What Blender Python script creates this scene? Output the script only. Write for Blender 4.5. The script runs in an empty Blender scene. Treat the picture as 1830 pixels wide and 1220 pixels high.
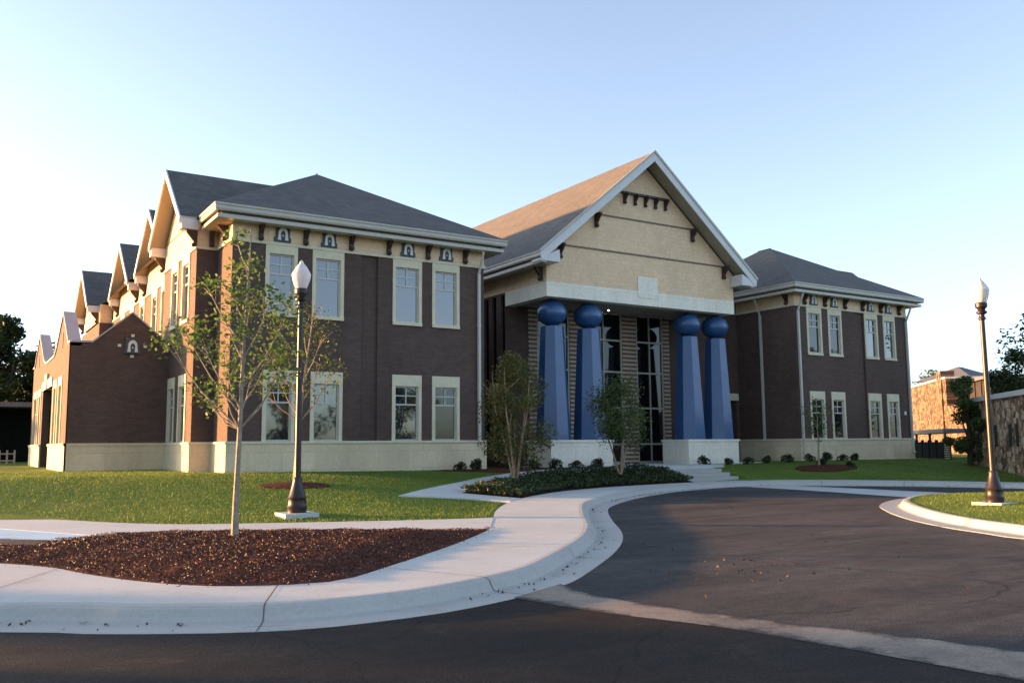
import bpy, bmesh, math, random
import numpy as np
from mathutils import Vector, Matrix
from mathutils.geometry import delaunay_2d_cdt

S = bpy.context.scene
COL = S.collection
R = math.radians

# ---------------------------------------------------------------- camera
YAW, PIT, ROL = R(32.44), R(6.63), R(-0.48)
EYE = Vector((0, 0, 0.80))
_fh = Vector((math.sin(YAW), math.cos(YAW), 0)); _r0 = Vector((math.cos(YAW), -math.sin(YAW), 0)); _z = Vector((0, 0, 1))
_F = _fh * math.cos(PIT) + _z * math.sin(PIT); _U0 = -_fh * math.sin(PIT) + _z * math.cos(PIT)
_r = _r0 * math.cos(ROL) + _U0 * math.sin(ROL); _u = -_r0 * math.sin(ROL) + _U0 * math.cos(ROL)
cd = bpy.data.cameras.new("camera"); cam = bpy.data.objects.new("camera", cd); COL.objects.link(cam)
cd.sensor_width = 36; cd.lens = 1591.5 / 1830 * 36; cd.clip_start = 0.05; cd.clip_end = 5000
m3 = Matrix((_r, _u, -_F)).transposed(); cam.matrix_world = Matrix.Translation(EYE) @ m3.to_4x4()
S.camera = cam

# ---------------------------------------------------------------- sky, sun, exposure
SUN_EL = R(4.3)
SUN_DIR = Vector((-0.76, 0.65, 0)).normalized()          # towards the sun (horizontal part)
world = bpy.data.worlds.new("World"); S.world = world; world.use_nodes = True
wn = world.node_tree.nodes; wl = world.node_tree.links
bg = wn["Background"]; bg.inputs[1].default_value = 0.15
sky = wn.new("ShaderNodeTexSky"); sky.sky_type = 'NISHITA'; sky.sun_disc = False
sky.sun_elevation = SUN_EL; sky.sun_rotation = math.atan2(SUN_DIR.x, SUN_DIR.y)
sky.air_density = 0.60; sky.dust_density = 1.1; sky.ozone_density = 1.9
hz = wn.new("ShaderNodeHueSaturation"); hz.inputs["Saturation"].default_value = 0.66     # pale summer-evening air
wl.new(sky.outputs[0], hz.inputs["Color"]); wl.new(hz.outputs[0], bg.inputs[0])
sd = bpy.data.lights.new("sun", 'SUN'); sd.energy = 4.5; sd.angle = R(1.2); sd.color = (1.0, 0.48, 0.16)
sun = bpy.data.objects.new("sun", sd); COL.objects.link(sun); sun.location = (-60, 10, 30)
to_sun = Vector((SUN_DIR.x * math.cos(SUN_EL), SUN_DIR.y * math.cos(SUN_EL), math.sin(SUN_EL)))
sun.rotation_euler = to_sun.to_track_quat('Z', 'Y').to_euler()
S.view_settings.view_transform = 'Standard'; S.view_settings.look = 'None'
S.view_settings.exposure = 2.32; S.view_settings.gamma = 1.0

# ---------------------------------------------------------------- materials
def newmat(name):
    m = bpy.data.materials.new(name); m.use_nodes = True
    nt = m.node_tree; p = nt.nodes["Principled BSDF"]
    return m, nt, p
def pos(nt, sx=1, sy=1, sz=1):
    g = nt.nodes.new("ShaderNodeNewGeometry"); mp = nt.nodes.new("ShaderNodeMapping")
    mp.inputs["Scale"].default_value = (sx, sy, sz); nt.links.new(g.outputs["Position"], mp.inputs[0])
    return mp.outputs[0]
def noise(nt, vec, scale, detail=4, rough=.6):
    n = nt.nodes.new("ShaderNodeTexNoise"); n.inputs["Scale"].default_value = scale
    n.inputs["Detail"].default_value = detail; n.inputs["Roughness"].default_value = rough
    nt.links.new(vec, n.inputs["Vector"]); return n.outputs["Fac"]
def ramp(nt, fac, stops):
    r = nt.nodes.new("ShaderNodeValToRGB"); e = r.color_ramp.elements
    while len(e) < len(stops): e.new(.5)
    for k, (p_, c) in zip(e, stops): k.position = p_; k.color = (*c, 1)
    nt.links.new(fac, r.inputs[0]); return r.outputs[0]
def mixc(nt, fac, a, b, mode='MIX'):
    x = nt.nodes.new("ShaderNodeMix"); x.data_type = 'RGBA'; x.blend_type = mode
    for s, v in ((0, fac), (6, a), (7, b)):
        if hasattr(v, "links"): nt.links.new(v, x.inputs[s])
        elif s == 0: x.inputs[0].default_value = v
        else: x.inputs[s].default_value = (*v, 1)
    return x.outputs[2]
def bump(nt, p, h, dist, strength=.6):
    b = nt.nodes.new("ShaderNodeBump"); b.inputs["Strength"].default_value = strength; b.inputs["Distance"].default_value = dist
    nt.links.new(h, b.inputs["Height"]); nt.links.new(b.outputs[0], p.inputs["Normal"])
def math_(nt, op, a, b=0.0):
    n = nt.nodes.new("ShaderNodeMath"); n.operation = op
    for i, v in ((0, a), (1, b)):
        if hasattr(v, "links"): nt.links.new(v, n.inputs[i])
        else: n.inputs[i].default_value = v
    return n.outputs[0]
def plain(name, c, rough=.6, var=.12, scale=3, spec=.5, metal=0, bmp=0, bscale=40):
    m, nt, p = newmat(name); v = pos(nt)
    f = noise(nt, v, scale)
    lo = tuple(x * (1 - var) for x in c); hi = tuple(min(1, x * (1 + var)) for x in c)
    nt.links.new(ramp(nt, f, [(.3, lo), (.7, hi)]), p.inputs["Base Color"])
    p.inputs["Roughness"].default_value = rough; p.inputs["Specular IOR Level"].default_value = spec; p.inputs["Metallic"].default_value = metal
    if bmp: bump(nt, p, noise(nt, v, bscale), bmp)
    return m
def masonry(name, c1, c2, mortar, bw, bh, ms, rough=.85, off=.5, weather=.15, bmp=.004):
    m, nt, p = newmat(name)
    g = nt.nodes.new("ShaderNodeNewGeometry"); s = nt.nodes.new("ShaderNodeSeparateXYZ"); nt.links.new(g.outputs["Position"], s.inputs[0])
    u = math_(nt, 'ADD', s.outputs[0], s.outputs[1]); c = nt.nodes.new("ShaderNodeCombineXYZ")
    nt.links.new(u, c.inputs[0]); nt.links.new(s.outputs[2], c.inputs[1])
    b = nt.nodes.new("ShaderNodeTexBrick"); nt.links.new(c.outputs[0], b.inputs["Vector"])
    b.offset = off
    b.inputs["Color1"].default_value = (*c1, 1); b.inputs["Color2"].default_value = (*c2, 1); b.inputs["Mortar"].default_value = (*mortar, 1)
    b.inputs["Scale"].default_value = 1; b.inputs["Mortar Size"].default_value = ms; b.inputs["Mortar Smooth"].default_value = .3
    b.inputs["Bias"].default_value = 0; b.inputs["Brick Width"].default_value = bw; b.inputs["Row Height"].default_value = bh
    w = noise(nt, pos(nt, 1, 1, .5), .7, 6, .65)
    d = ramp(nt, w, [(.3, (1 - weather,) * 3), (.7, (1 + weather,) * 3)])
    w2 = ramp(nt, noise(nt, pos(nt), 9, 3), [(.3, (.92, .92, .92)), (.7, (1.06, 1.06, 1.06))])
    col = mixc(nt, 1.0, b.outputs["Color"], d, 'MULTIPLY'); col = mixc(nt, 1.0, col, w2, 'MULTIPLY')
    nt.links.new(col, p.inputs["Base Color"]); p.inputs["Roughness"].default_value = rough; p.inputs["Specular IOR Level"].default_value = .25
    h = math_(nt, 'MULTIPLY', b.outputs["Fac"], -1.0); bump(nt, p, h, bmp, .5)
    return m
M = {}
M['brick'] = masonry('dark_brick', (.116, .077, .062), (.092, .060, .049), (.088, .063, .053), .3, .1, .012)
M['buff'] = masonry('buff_brick', (.82, .60, .38), (.76, .55, .345), (.68, .51, .34), .4, .2, .010, weather=.08)
M['lime'] = masonry('limestone', (.70, .585, .39), (.63, .525, .35), (.50, .42, .29), 1.2, .62, .008, weather=.14)
M['limeb'] = masonry('pale_limestone', (.88, .82, .67), (.82, .77, .63), (.68, .62, .50), 1.25, .70, .008, weather=.12)
M['trim'] = plain('cast_stone_trim', (.66, .59, .41), .75, .08)
M['frame'] = plain('window_frame_paint', (.50, .49, .43), .45, .05)
M['gutter'] = plain('taupe_gutter_metal', (.44, .41, .33), .4, .06)
M['soffit'] = plain('soffit_paint', (.34, .30, .23), .7, .06)
M['fascia'] = plain('pale_fascia_paint', (.62, .62, .60), .5, .05)
M['bracket'] = plain('dark_brown_timber', (.045, .022, .016), .55, .25, 8)
M['downspout'] = plain('downspout_metal', (.50, .47, .40), .4, .05)
M['groove'] = plain('string_course_shadow', (.17, .12, .08), .6, .1)  # dark tone stands for the shadow along the string courses
M['blue'] = plain('blue_gloss_paint', (.020, .076, .195), .36, .10, 1.2, .6)
M['blue'].node_tree.nodes["Principled BSDF"].inputs["Coat Weight"].default_value = .18
M['emb_plate'] = plain('slate_emblem_plate', (.055, .065, .075), .6, .2, 6)
M['emb_fig'] = plain('pale_emblem_stone', (.66, .65, .62), .6, .05)
M['metal'] = plain('grey_coping_metal', (.36, .36, .38), .45, .06)
M['black'] = plain('black_lamp_paint', (.020, .012, .009), .40, .2, 5)
M['dark'] = plain('dark_interior', (.02, .02, .02), .8, .2)
M['joint'] = plain('dirty_joint', (.12, .105, .09), .95, .3, 5, .1)
M['mullion'] = plain('tan_mullion', (.36, .34, .27), .45, .05)
M['whitebox'] = plain('white_plastic', (.75, .75, .75), .5, .03)
def striped():
    m, nt, p = newmat('striped_brick')
    g = nt.nodes.new("ShaderNodeNewGeometry"); s = nt.nodes.new("ShaderNodeSeparateXYZ"); nt.links.new(g.outputs["Position"], s.inputs[0])
    f = math_(nt, 'FRACT', math_(nt, 'DIVIDE', s.outputs[2], .21)); st = math_(nt, 'GREATER_THAN', f, .60)
    n = noise(nt, pos(nt), 5)
    a = ramp(nt, n, [(.3, (.13, .078, .058)), (.7, (.18, .11, .082))]); b = ramp(nt, n, [(.3, (.44, .36, .25)), (.7, (.52, .44, .32))])
    nt.links.new(mixc(nt, st, a, b), p.inputs["Base Color"]); p.inputs["Roughness"].default_value = .8
    bump(nt, p, st, .004); return m
M['stripe'] = striped()
def shingle():
    m, nt, p = newmat('grey_shingles')
    g = nt.nodes.new("ShaderNodeNewGeometry"); s = nt.nodes.new("ShaderNodeSeparateXYZ"); nt.links.new(g.outputs["Position"], s.inputs[0])
    c = nt.nodes.new("ShaderNodeCombineXYZ"); nt.links.new(math_(nt, 'ADD', s.outputs[0], s.outputs[1]), c.inputs[0]); nt.links.new(s.outputs[2], c.inputs[1])
    b = nt.nodes.new("ShaderNodeTexBrick"); nt.links.new(c.outputs[0], b.inputs["Vector"])
    b.inputs["Color1"].default_value = (.130, .120, .108, 1); b.inputs["Color2"].default_value = (.092, .086, .079, 1); b.inputs["Mortar"].default_value = (.07, .07, .068, 1)
    b.inputs["Scale"].default_value = 1; b.inputs["Brick Width"].default_value = .33; b.inputs["Row Height"].default_value = .10; b.inputs["Mortar Size"].default_value = .008
    w = ramp(nt, noise(nt, pos(nt), 1.1, 5), [(.3, (.85, .85, .86)), (.7, (1.12, 1.11, 1.1))])
    sp = ramp(nt, noise(nt, pos(nt), 30, 2), [(.3, (.8, .8, .8)), (.7, (1.2, 1.2, 1.2))])
    col = mixc(nt, 1, mixc(nt, 1, b.outputs["Color"], w, 'MULTIPLY'), sp, 'MULTIPLY')
    nt.links.new(col, p.inputs["Base Color"]); p.inputs["Roughness"].default_value = .85
    bump(nt, p, math_(nt, 'MULTIPLY', b.outputs["Fac"], -1.0), .01, .6); return m
M['roof'] = shingle()
def glass(name, base, ior, rough=.03):
    m, nt, p = newmat(name); p.inputs["Base Color"].default_value = (*base, 1); p.inputs["IOR"].default_value = ior
    p.inputs["Roughness"].default_value = rough
    bump(nt, p, noise(nt, pos(nt), 1.3, 1), .006, .25); return m
M['pane'] = glass('coated_glazing', (.018, .02, .022), 2.1)
M['panemid'] = glass('darker_glazing', (.010, .010, .011), 1.62)
M['panedark'] = glass('dark_glazing', (.006, .006, .007), 1.45)
def globe():
    m, nt, p = newmat('lamp_globe_glass'); p.inputs["Base Color"].default_value = (.80, .78, .76, 1); p.inputs["Roughness"].default_value = .25
    p.inputs["Transmission Weight"].default_value = .22; p.inputs["IOR"].default_value = 1.3; p.inputs["Subsurface Weight"].default_value = .3
    return m
M['globe'] = globe()
def emit(name, c, s):
    m, nt, p = newmat(name); p.inputs["Emission Color"].default_value = (*c, 1); p.inputs["Emission Strength"].default_value = s; return m
M['lit'] = emit('lit_bulb', (1, .85, .6), 6)
def asphalt(name, a, b, patch):
    m, nt, p = newmat(name); v = pos(nt)
    big = ramp(nt, noise(nt, v, .22, 5, .6), [(.35, a), (.65, b)])
    streak = ramp(nt, noise(nt, pos(nt, .3, 1.3, 1), .9, 7, .75), [(.38, (.62, .62, .62)), (.62, (1.3, 1.27, 1.22))])
    blot = ramp(nt, noise(nt, v, 5, 6, .75), [(.35, (.75, .75, .75)), (.65, (1.2, 1.19, 1.17))])
    spk = ramp(nt, noise(nt, v, 55, 2, .8), [(.36, (.45, .45, .45)), (.52, (1, 1, 1)), (.66, (2.1, 2.0, 1.9))])
    stain = ramp(nt, noise(nt, v, .55, 4, .6), [(.30, (.45, .45, .46)), (.42, (1, 1, 1))])
    ns = nt.nodes.new("ShaderNodeTexNoise"); ns.inputs["Scale"].default_value = 1.2; nt.links.new(v, ns.inputs["Vector"])
    wv = nt.nodes.new("ShaderNodeVectorMath"); wv.operation = 'MULTIPLY_ADD'; wv.inputs[1].default_value = (.6, .6, .6); nt.links.new(ns.outputs["Color"], wv.inputs[0]); nt.links.new(v, wv.inputs[2])
    vo = nt.nodes.new("ShaderNodeTexVoronoi"); vo.feature = 'DISTANCE_TO_EDGE'; vo.inputs["Scale"].default_value = .28; nt.links.new(wv.outputs[0], vo.inputs["Vector"])
    crack = ramp(nt, vo.outputs["Distance"], [(.0, (.35, .35, .35)), (.006, (1, 1, 1))])
    dirt = math_(nt, 'MULTIPLY', ramp(nt, noise(nt, v, .9, 8, .78), [(.56, (0, 0, 0)), (.70, (1, 1, 1))]), patch)
    col = big
    for q in (streak, blot, spk, stain, crack): col = mixc(nt, 1, col, q, 'MULTIPLY')
    col = mixc(nt, dirt, col, (.15, .10, .066))
    nt.links.new(col, p.inputs["Base Color"]); p.inputs["Roughness"].default_value = .85; p.inputs["Specular IOR Level"].default_value = .25
    bump(nt, p, noise(nt, v, 55, 3, .8), .02, .9); return m
M['asphalt'] = asphalt('drive_asphalt', (.042, .043, .045), (.068, .068, .070), .25)
M['street'] = asphalt('street_asphalt_vignetted', (.016, .012, .010), (.029, .022, .018), .30)  # street surface, base colour also darkened to carry the vignette at frame bottom
def concrete(name, c, joint=None, dirtc=(.36, .30, .23), dirt=.35):
    m, nt, p = newmat(name); v = pos(nt)
    a = ramp(nt, noise(nt, v, .5, 6, .6), [(.3, tuple(x * .90 for x in c)), (.7, tuple(min(1, x * 1.05) for x in c))])
    sp = ramp(nt, noise(nt, v, 25, 4, .7), [(.3, (.90, .90, .90)), (.7, (1.06, 1.06, 1.06))])
    col = mixc(nt, 1, a, sp, 'MULTIPLY')
    dm = math_(nt, 'MULTIPLY', ramp(nt, noise(nt, v, 1.6, 8, .72), [(.52, (0, 0, 0)), (.75, (1, 1, 1))]), dirt)
    col = mixc(nt, dm, col, dirtc)
    nt.links.new(col, p.inputs["Base Color"]); p.inputs["Roughness"].default_value = .85; p.inputs["Specular IOR Level"].default_value = .3
    bump(nt, p, noise(nt, v, 45, 4, .7), .004, .5); return m
M['conc'] = concrete('broom_concrete', (.53, .545, .52), dirt=.45)
M['kerb'] = concrete('kerb_concrete', (.45, .445, .41), dirt=.6)
def silt():
    m, nt, p = newmat('silty_concrete'); v = pos(nt)
    at = nt.nodes.new("ShaderNodeAttribute"); at.attribute_name = 'edge'
    e = math_(nt, 'ADD', at.outputs["Fac"], math_(nt, 'MULTIPLY', math_(nt, 'SUBTRACT', noise(nt, v, 2.2, 7, .7), .5), 2.6))
    k = ramp(nt, e, [(.0, (0, 0, 0)), (.45, (1, 1, 1))])
    a = ramp(nt, noise(nt, v, 1.1, 7, .7), [(.3, (.12, .10, .078)), (.5, (.22, .18, .14)), (.7, (.31, .26, .20))])
    col = mixc(nt, k, (.034, .029, .027), a); sp = ramp(nt, noise(nt, v, 60, 3, .7), [(.3, (.7, .7, .7)), (.7, (1.3, 1.3, 1.3))])
    nt.links.new(mixc(nt, 1, col, sp, 'MULTIPLY'), p.inputs["Base Color"]); p.inputs["Roughness"].default_value = .9
    bump(nt, p, noise(nt, v, 50, 4, .7), .006, .6); return m
M['valley'] = silt()
M['step'] = concrete('step_concrete', (.46, .45, .41), dirt=.3)
M['bluep'] = concrete('blue_painted_concrete', (.42, .62, .74), dirt=.25)
def grassmat():
    m, nt, p = newmat('turf'); v = pos(nt)
    f = noise(nt, v, .5, 6, .65)
    a = ramp(nt, f, [(.3, (.10, .165, .028)), (.55, (.14, .205, .036)), (.75, (.19, .225, .06))])
    sp = ramp(nt, noise(nt, pos(nt, 1, 1, 1), 22, 4, .8), [(.3, (.5, .5, .5)), (.7, (1.4, 1.4, 1.4))])
    nt.links.new(mixc(nt, 1, a, sp, 'MULTIPLY'), p.inputs["Base Color"]); p.inputs["Roughness"].default_value = .9; p.inputs["Specular IOR Level"].default_value = .1
    bump(nt, p, noise(nt, v, 20, 4, .8), .05, .8); return m
M['turf'] = grassmat()
def leafmat(name, c1, c2, c3, trans=.35, scale=6, patch=False):
    m, nt, p = newmat(name); v = pos(nt)
    wn_ = nt.nodes.new("ShaderNodeTexWhiteNoise"); wn_.noise_dimensions = '3D'
    sn = nt.nodes.new("ShaderNodeVectorMath"); sn.operation = 'SNAP'; sn.inputs[1].default_value = (1 / scale / 2,) * 3
    nt.links.new(v, sn.inputs[0]); nt.links.new(sn.outputs[0], wn_.inputs[0])
    col = ramp(nt, wn_.outputs[0], [(.05, c1), (.5, c2), (.95, c3)])
    if patch: col = mixc(nt, 1, col, ramp(nt, noise(nt, v, .75, 6, .7), [(.32, (.62, .74, .70)), (.5, (1, 1, 1)), (.68, (1.35, 1.12, 1.1))]), 'MULTIPLY')
    nt.links.new(col, p.inputs["Base Color"]); p.inputs["Roughness"].default_value = .55; p.inputs["Specular IOR Level"].default_value = .3
    t = nt.nodes.new("ShaderNodeBsdfTranslucent"); nt.links.new(col, t.inputs[0])
    x = nt.nodes.new("ShaderNodeMixShader"); x.inputs[0].default_value = trans
    nt.links.new(p.outputs[0], x.inputs[1]); nt.links.new(t.outputs[0], x.inputs[2]); nt.links.new(x.outputs[0], nt.nodes["Material Output"].inputs[0])
    return m
M['blade'] = leafmat('grass_blades', (.10, .175, .028), (.125, .20, .035), (.15, .205, .048), .4, 8, True)
M['leaf_sap'] = leafmat('sapling_leaves', (.065, .13, .028), (.09, .165, .036), (.12, .18, .05), .5)
M['leaf_yel'] = leafmat('yellow_green_leaves', (.07, .12, .024), (.10, .145, .03), (.135, .16, .04), .5)
M['leaf_myrtle'] = leafmat('olive_leaves', (.075, .11, .03), (.11, .13, .035), (.19, .12, .04), .4)
M['leaf_olive'] = leafmat('deep_olive_leaves', (.06, .095, .03), (.085, .125, .035), (.12, .14, .045), .38)
M['leaf_dark'] = leafmat('dark_tree_leaves', (.018, .032, .008), (.03, .05, .012), (.045, .065, .016), .25, 2)
M['leaf_shrub'] = leafmat('shrub_leaves', (.014, .026, .01), (.022, .038, .014), (.035, .05, .018), .2, 8)
M['cover'] = leafmat('ground_cover_leaves', (.028, .05, .016), (.042, .066, .02), (.055, .066, .024), .2, 8)
M['bark'] = plain('young_bark', (.30, .26, .19), .85, .25, 12, .2, 0, .01, 30)
M['barkpale'] = plain('pale_myrtle_bark', (.30, .22, .14), .7, .25, 9, .2)
M['barkdark'] = plain('dark_bark', (.05, .04, .03), .9, .3, 8, .1)
M['mulch'] = plain('brown_mulch', (.085, .030, .018), .95, .5, 14, .1, 0, .03, 25)
M['chip'] = leafmat('mulch_chips', (.050, .018, .012), (.066, .023, .014), (.078, .029, .018), 0.0, 20)
M['soil'] = plain('bed_soil', (.028, .016, .011), .95, .4, 14, .1, 0, .02, 25)
M['litter'] = leafmat('dry_litter', (.04, .025, .015), (.075, .045, .026), (.13, .08, .045), 0.0, 20)
def stonemat(name='rubble_stone', q=1.0):
    m, nt, p = newmat(name)
    g = nt.nodes.new("ShaderNodeNewGeometry"); s = nt.nodes.new("ShaderNodeSeparateXYZ"); nt.links.new(g.outputs["Position"], s.inputs[0])
    c = nt.nodes.new("ShaderNodeCombineXYZ"); nt.links.new(math_(nt, 'ADD', s.outputs[0], s.outputs[1]), c.inputs[0]); nt.links.new(math_(nt, 'MULTIPLY', s.outputs[2], 1.5), c.inputs[1])
    vo = nt.nodes.new("ShaderNodeTexVoronoi"); vo.inputs["Scale"].default_value = 2.3; nt.links.new(c.outputs[0], vo.inputs["Vector"])
    ve = nt.nodes.new("ShaderNodeTexVoronoi"); ve.feature = 'DISTANCE_TO_EDGE'; ve.inputs["Scale"].default_value = 2.3; nt.links.new(c.outputs[0], ve.inputs["Vector"])
    sx = nt.nodes.new("ShaderNodeSeparateColor"); nt.links.new(vo.outputs["Color"], sx.inputs[0])
    col = ramp(nt, sx.outputs[0], [(a_, tuple(min(.6, x * q) for x in c_)) for a_, c_ in [(.1, (.075, .045, .03)), (.35, (.17, .105, .065)), (.65, (.26, .18, .11)), (.95, (.40, .30, .20))]])
    ed = ramp(nt, ve.outputs["Distance"], [(.0, (.35, .35, .35)), (.09, (1, 1, 1))])
    nt.links.new(mixc(nt, 1, col, ed, 'MULTIPLY'), p.inputs["Base Color"]); p.inputs["Roughness"].default_value = .9
    bump(nt, p, ve.outputs["Distance"], .05, .6); return m
M['rubble'] = stonemat('rubble_stone', .62); M['rubble_lifted'] = stonemat('mixed_rubble_shade_lifted', 1.55)  # mixed stone; shaded wall's copy also lightened, sunlit wall's darkened, to balance the light
M['fence'] = plain('dark_green_fence_panel', (.008, .011, .010), .9, .2, 3, .1)
M['houseroof'] = plain('slate_roof', (.10, .11, .13), .8, .15)
M['housewall'] = plain('pale_render', (.55, .40, .24), .8, .1)
M['louvre'] = plain('tan_louvre', (.45, .38, .26), .6, .1)
M['canopy'] = plain('grey_canopy_metal', (.13, .13, .14), .5, .1)
M['base_ground'] = plain('rough_ground', (.07, .09, .03), .95, .3, .2, .1)

# ---------------------------------------------------------------- mesh helpers
def rootloc(o):
    while o.parent: o = o.parent
    return o.location
class MB:
    def __init__(s): s.v = []; s.f = []
    def add(s, vs, fs):
        n = len(s.v); s.v += [tuple(x) for x in vs]; s.f += [tuple(i + n for i in f) for f in fs]; return s
    def quad(s, *p): return s.add(p, [tuple(range(len(p)))])
    def box(s, x0, x1, y0, y1, z0, z1):
        return s.add([(x0, y0, z0), (x1, y0, z0), (x1, y1, z0), (x0, y1, z0), (x0, y0, z1), (x1, y0, z1), (x1, y1, z1), (x0, y1, z1)],
                     [(0, 3, 2, 1), (4, 5, 6, 7), (0, 1, 5, 4), (1, 2, 6, 5), (2, 3, 7, 6), (3, 0, 4, 7)])
    def prism(s, pts, d):                       # 3-D polygon pushed along vector d
        n = len(pts); d = Vector(d); a = [Vector(p) for p in pts]; b = [p + d for p in a]
        return s.add(a + b, [tuple(range(n)), tuple(range(2 * n - 1, n - 1, -1))] + [(i, i + n, (i + 1) % n + n, (i + 1) % n) for i in range(n)])
    def tube(s, path, rad, n=8, cap=True):
        P = [Vector(p) for p in path]; k = len(P); vs = []; fs = []
        if not hasattr(rad, '__len__'): rad = [rad] * k
        for i in range(k):
            t = (P[min(i + 1, k - 1)] - P[max(i - 1, 0)]).normalized()
            a = t.cross(Vector((0.13, 1, 0.07)));  a = a.normalized() if a.length > 1e-3 else Vector((1, 0, 0)); b = t.cross(a)
            for j in range(n):
                q = 2 * math.pi * j / n; vs.append(P[i] + (a * math.cos(q) + b * math.sin(q)) * rad[i])
        for i in range(k - 1):
            for j in range(n): fs.append((i * n + j, i * n + (j + 1) % n, (i + 1) * n + (j + 1) % n, (i + 1) * n + j))
        if cap: fs += [tuple(range(n - 1, -1, -1)), tuple(range((k - 1) * n, k * n))]
        return s.add(vs, fs)
    def lathe(s, prof, o=(0, 0, 0), n=20, rot=0.0):
        vs = []; fs = []; k = len(prof)
        for r_, z in prof:
            for j in range(n):
                q = 2 * math.pi * (j + rot) / n; vs.append((o[0] + r_ * math.cos(q), o[1] + r_ * math.sin(q), o[2] + z))
        for i in range(k - 1):
            for j in range(n): fs.append((i * n + j, i * n + (j + 1) % n, (i + 1) * n + (j + 1) % n, (i + 1) * n + j))
        fs += [tuple(range(n - 1, -1, -1)), tuple(range((k - 1) * n, k * n))]
        return s.add(vs, fs)
    def mesh(s, name, m, off=(0, 0, 0), smooth=False, recalc=True):
        me = bpy.data.meshes.new(name); o = Vector(off)
        me.from_pydata([(x - o.x, y - o.y, z - o.z) for x, y, z in s.v], [], s.f)
        if recalc:
            bm = bmesh.new(); bm.from_mesh(me); bmesh.ops.recalc_face_normals(bm, faces=bm.faces); bm.to_mesh(me); bm.free()
        me.materials.append(m)
        if smooth:
            me.polygons.foreach_set('use_smooth', [True] * len(me.polygons))
            try: me.set_sharp_from_angle(angle=R(40))
            except Exception: pass
        me.update(); return me
    def build(s, name, m, parent=None, loc=None, smooth=False, recalc=True):
        off = rootloc(parent) if parent else (loc or (0, 0, 0))
        me = s.mesh(name, m, off, smooth, recalc); o = bpy.data.objects.new(name, me); COL.objects.link(o)
        if parent: o.parent = parent
        elif loc: o.location = loc
        return o
def tag(o, label=None, cat=None, group=None, kind=None):
    if label: o['label'] = label
    if cat: o['category'] = cat
    if group: o['group'] = group
    if kind: o['kind'] = kind
    return o
def thing(name, label, cat, loc, group=None):
    o = bpy.data.objects.new(name, None); COL.objects.link(o); o.location = loc; o.empty_display_size = .2
    return tag(o, label, cat, group)
def copy_tree(o, parent=None):
    c = o.copy(); COL.objects.link(c)
    if parent: c.parent = parent
    for ch in [x for x in bpy.data.objects if x.parent == o]: copy_tree(ch, c)
    return c
def cards(name, P, size, m, parent=None, loc=None, seed=1, up=.3, aspect=.55, upright=False):
    """leaf-sized rhombus faces at points P (n,3) - one mesh"""
    rg = np.random.default_rng(seed); P = np.asarray(P, float); n = len(P)
    a = rg.normal(size=(n, 3)); a[:, 2] *= .6
    if upright: a = rg.normal(size=(n, 3)) * .35; a[:, 2] = 1
    a /= np.linalg.norm(a, axis=1)[:, None]
    b = rg.normal(size=(n, 3)); b[:, 2] *= (1 - up); b -= (b * a).sum(1)[:, None] * a; b /= np.linalg.norm(b, axis=1)[:, None] + 1e-9
    L = (size * rg.uniform(.6, 1.3, n))[:, None]
    if upright: V = np.stack([P - b * L * aspect * .5, P + b * L * aspect * .5, P + a * L], 1)
    else: V = np.stack([P - a * L * .5, P + b * L * aspect * .5, P + a * L * .5, P - b * L * aspect * .5], 1)
    k = V.shape[1]
    off = np.array(rootloc(parent) if parent else (loc or (0, 0, 0)))
    V = (V - off).reshape(-1, 3)
    me = bpy.data.meshes.new(name); me.vertices.add(n * k); me.vertices.foreach_set('co', V.ravel().astype(np.float32))
    me.loops.add(n * k); me.loops.foreach_set('vertex_index', np.arange(n * k, dtype=np.int32))
    me.polygons.add(n); me.polygons.foreach_set('loop_start', np.arange(0, n * k, k, dtype=np.int32))
    me.update(calc_edges=True); me.materials.append(m)
    o = bpy.data.objects.new(name, me); COL.objects.link(o)
    if parent: o.parent = parent
    elif loc: o.location = loc
    return o

# ---------------------------------------------------------------- terrain
def sst(t): t = np.clip(t, 0, 1); return t * t * (3 - 2 * t)
def zr(X, Y): return -.80 - .10 * sst((X + Y - 30) / 20)
YSX = [-30, 0, 5, 9, 12, 14.5, 19, 22, 27.4, 30, 33, 36, 60]; YSY = [24, 21.5, 17.8, 16.2, 19.6, 21.8, 25.0, 26.2, 26.9, 25.6, 22.6, 19.5, 19.5]
ZBX = [-60, 0, 8, 18, 21, 33, 36.5, 46, 70]; ZBZ = [-.1, 0, -.02, -.14, -.19, -.19, -.10, -.14, -.3]
def T(X, Y):
    ys = np.interp(X, YSX, YSY); zs = zr(X, ys) + .14; zb = np.interp(X, ZBX, ZBZ)
    t = np.clip((Y - ys) / (29.6 - ys), 0, 1)
    return zs + (zb - zs) * (.35 * t + .65 * sst(t))
def WK(X, Y): return zr(X, Y) + .14
def catmull(pts, step=.35, closed=False):
    P = [np.array(p, float) for p in pts]; n = len(P); out = []
    rng = range(n if closed else n - 1)
    for i in rng:
        g = (lambda k: P[k % n]) if closed else (lambda k: P[min(max(k, 0), n - 1)])
        p0, p1, p2, p3 = g(i - 1), g(i), g(i + 1), g(i + 2); m = max(1, int(np.linalg.norm(p2 - p1) / step))
        for j in range(m):
            t = j / m; out.append(.5 * ((2 * p1) + (-p0 + p2) * t + (2 * p0 - 5 * p1 + 4 * p2 - p3) * t * t + (-p0 + 3 * p1 - 3 * p2 + p3) * t ** 3))
    if not closed: out.append(P[-1])
    return [tuple(p) for p in out]
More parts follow.
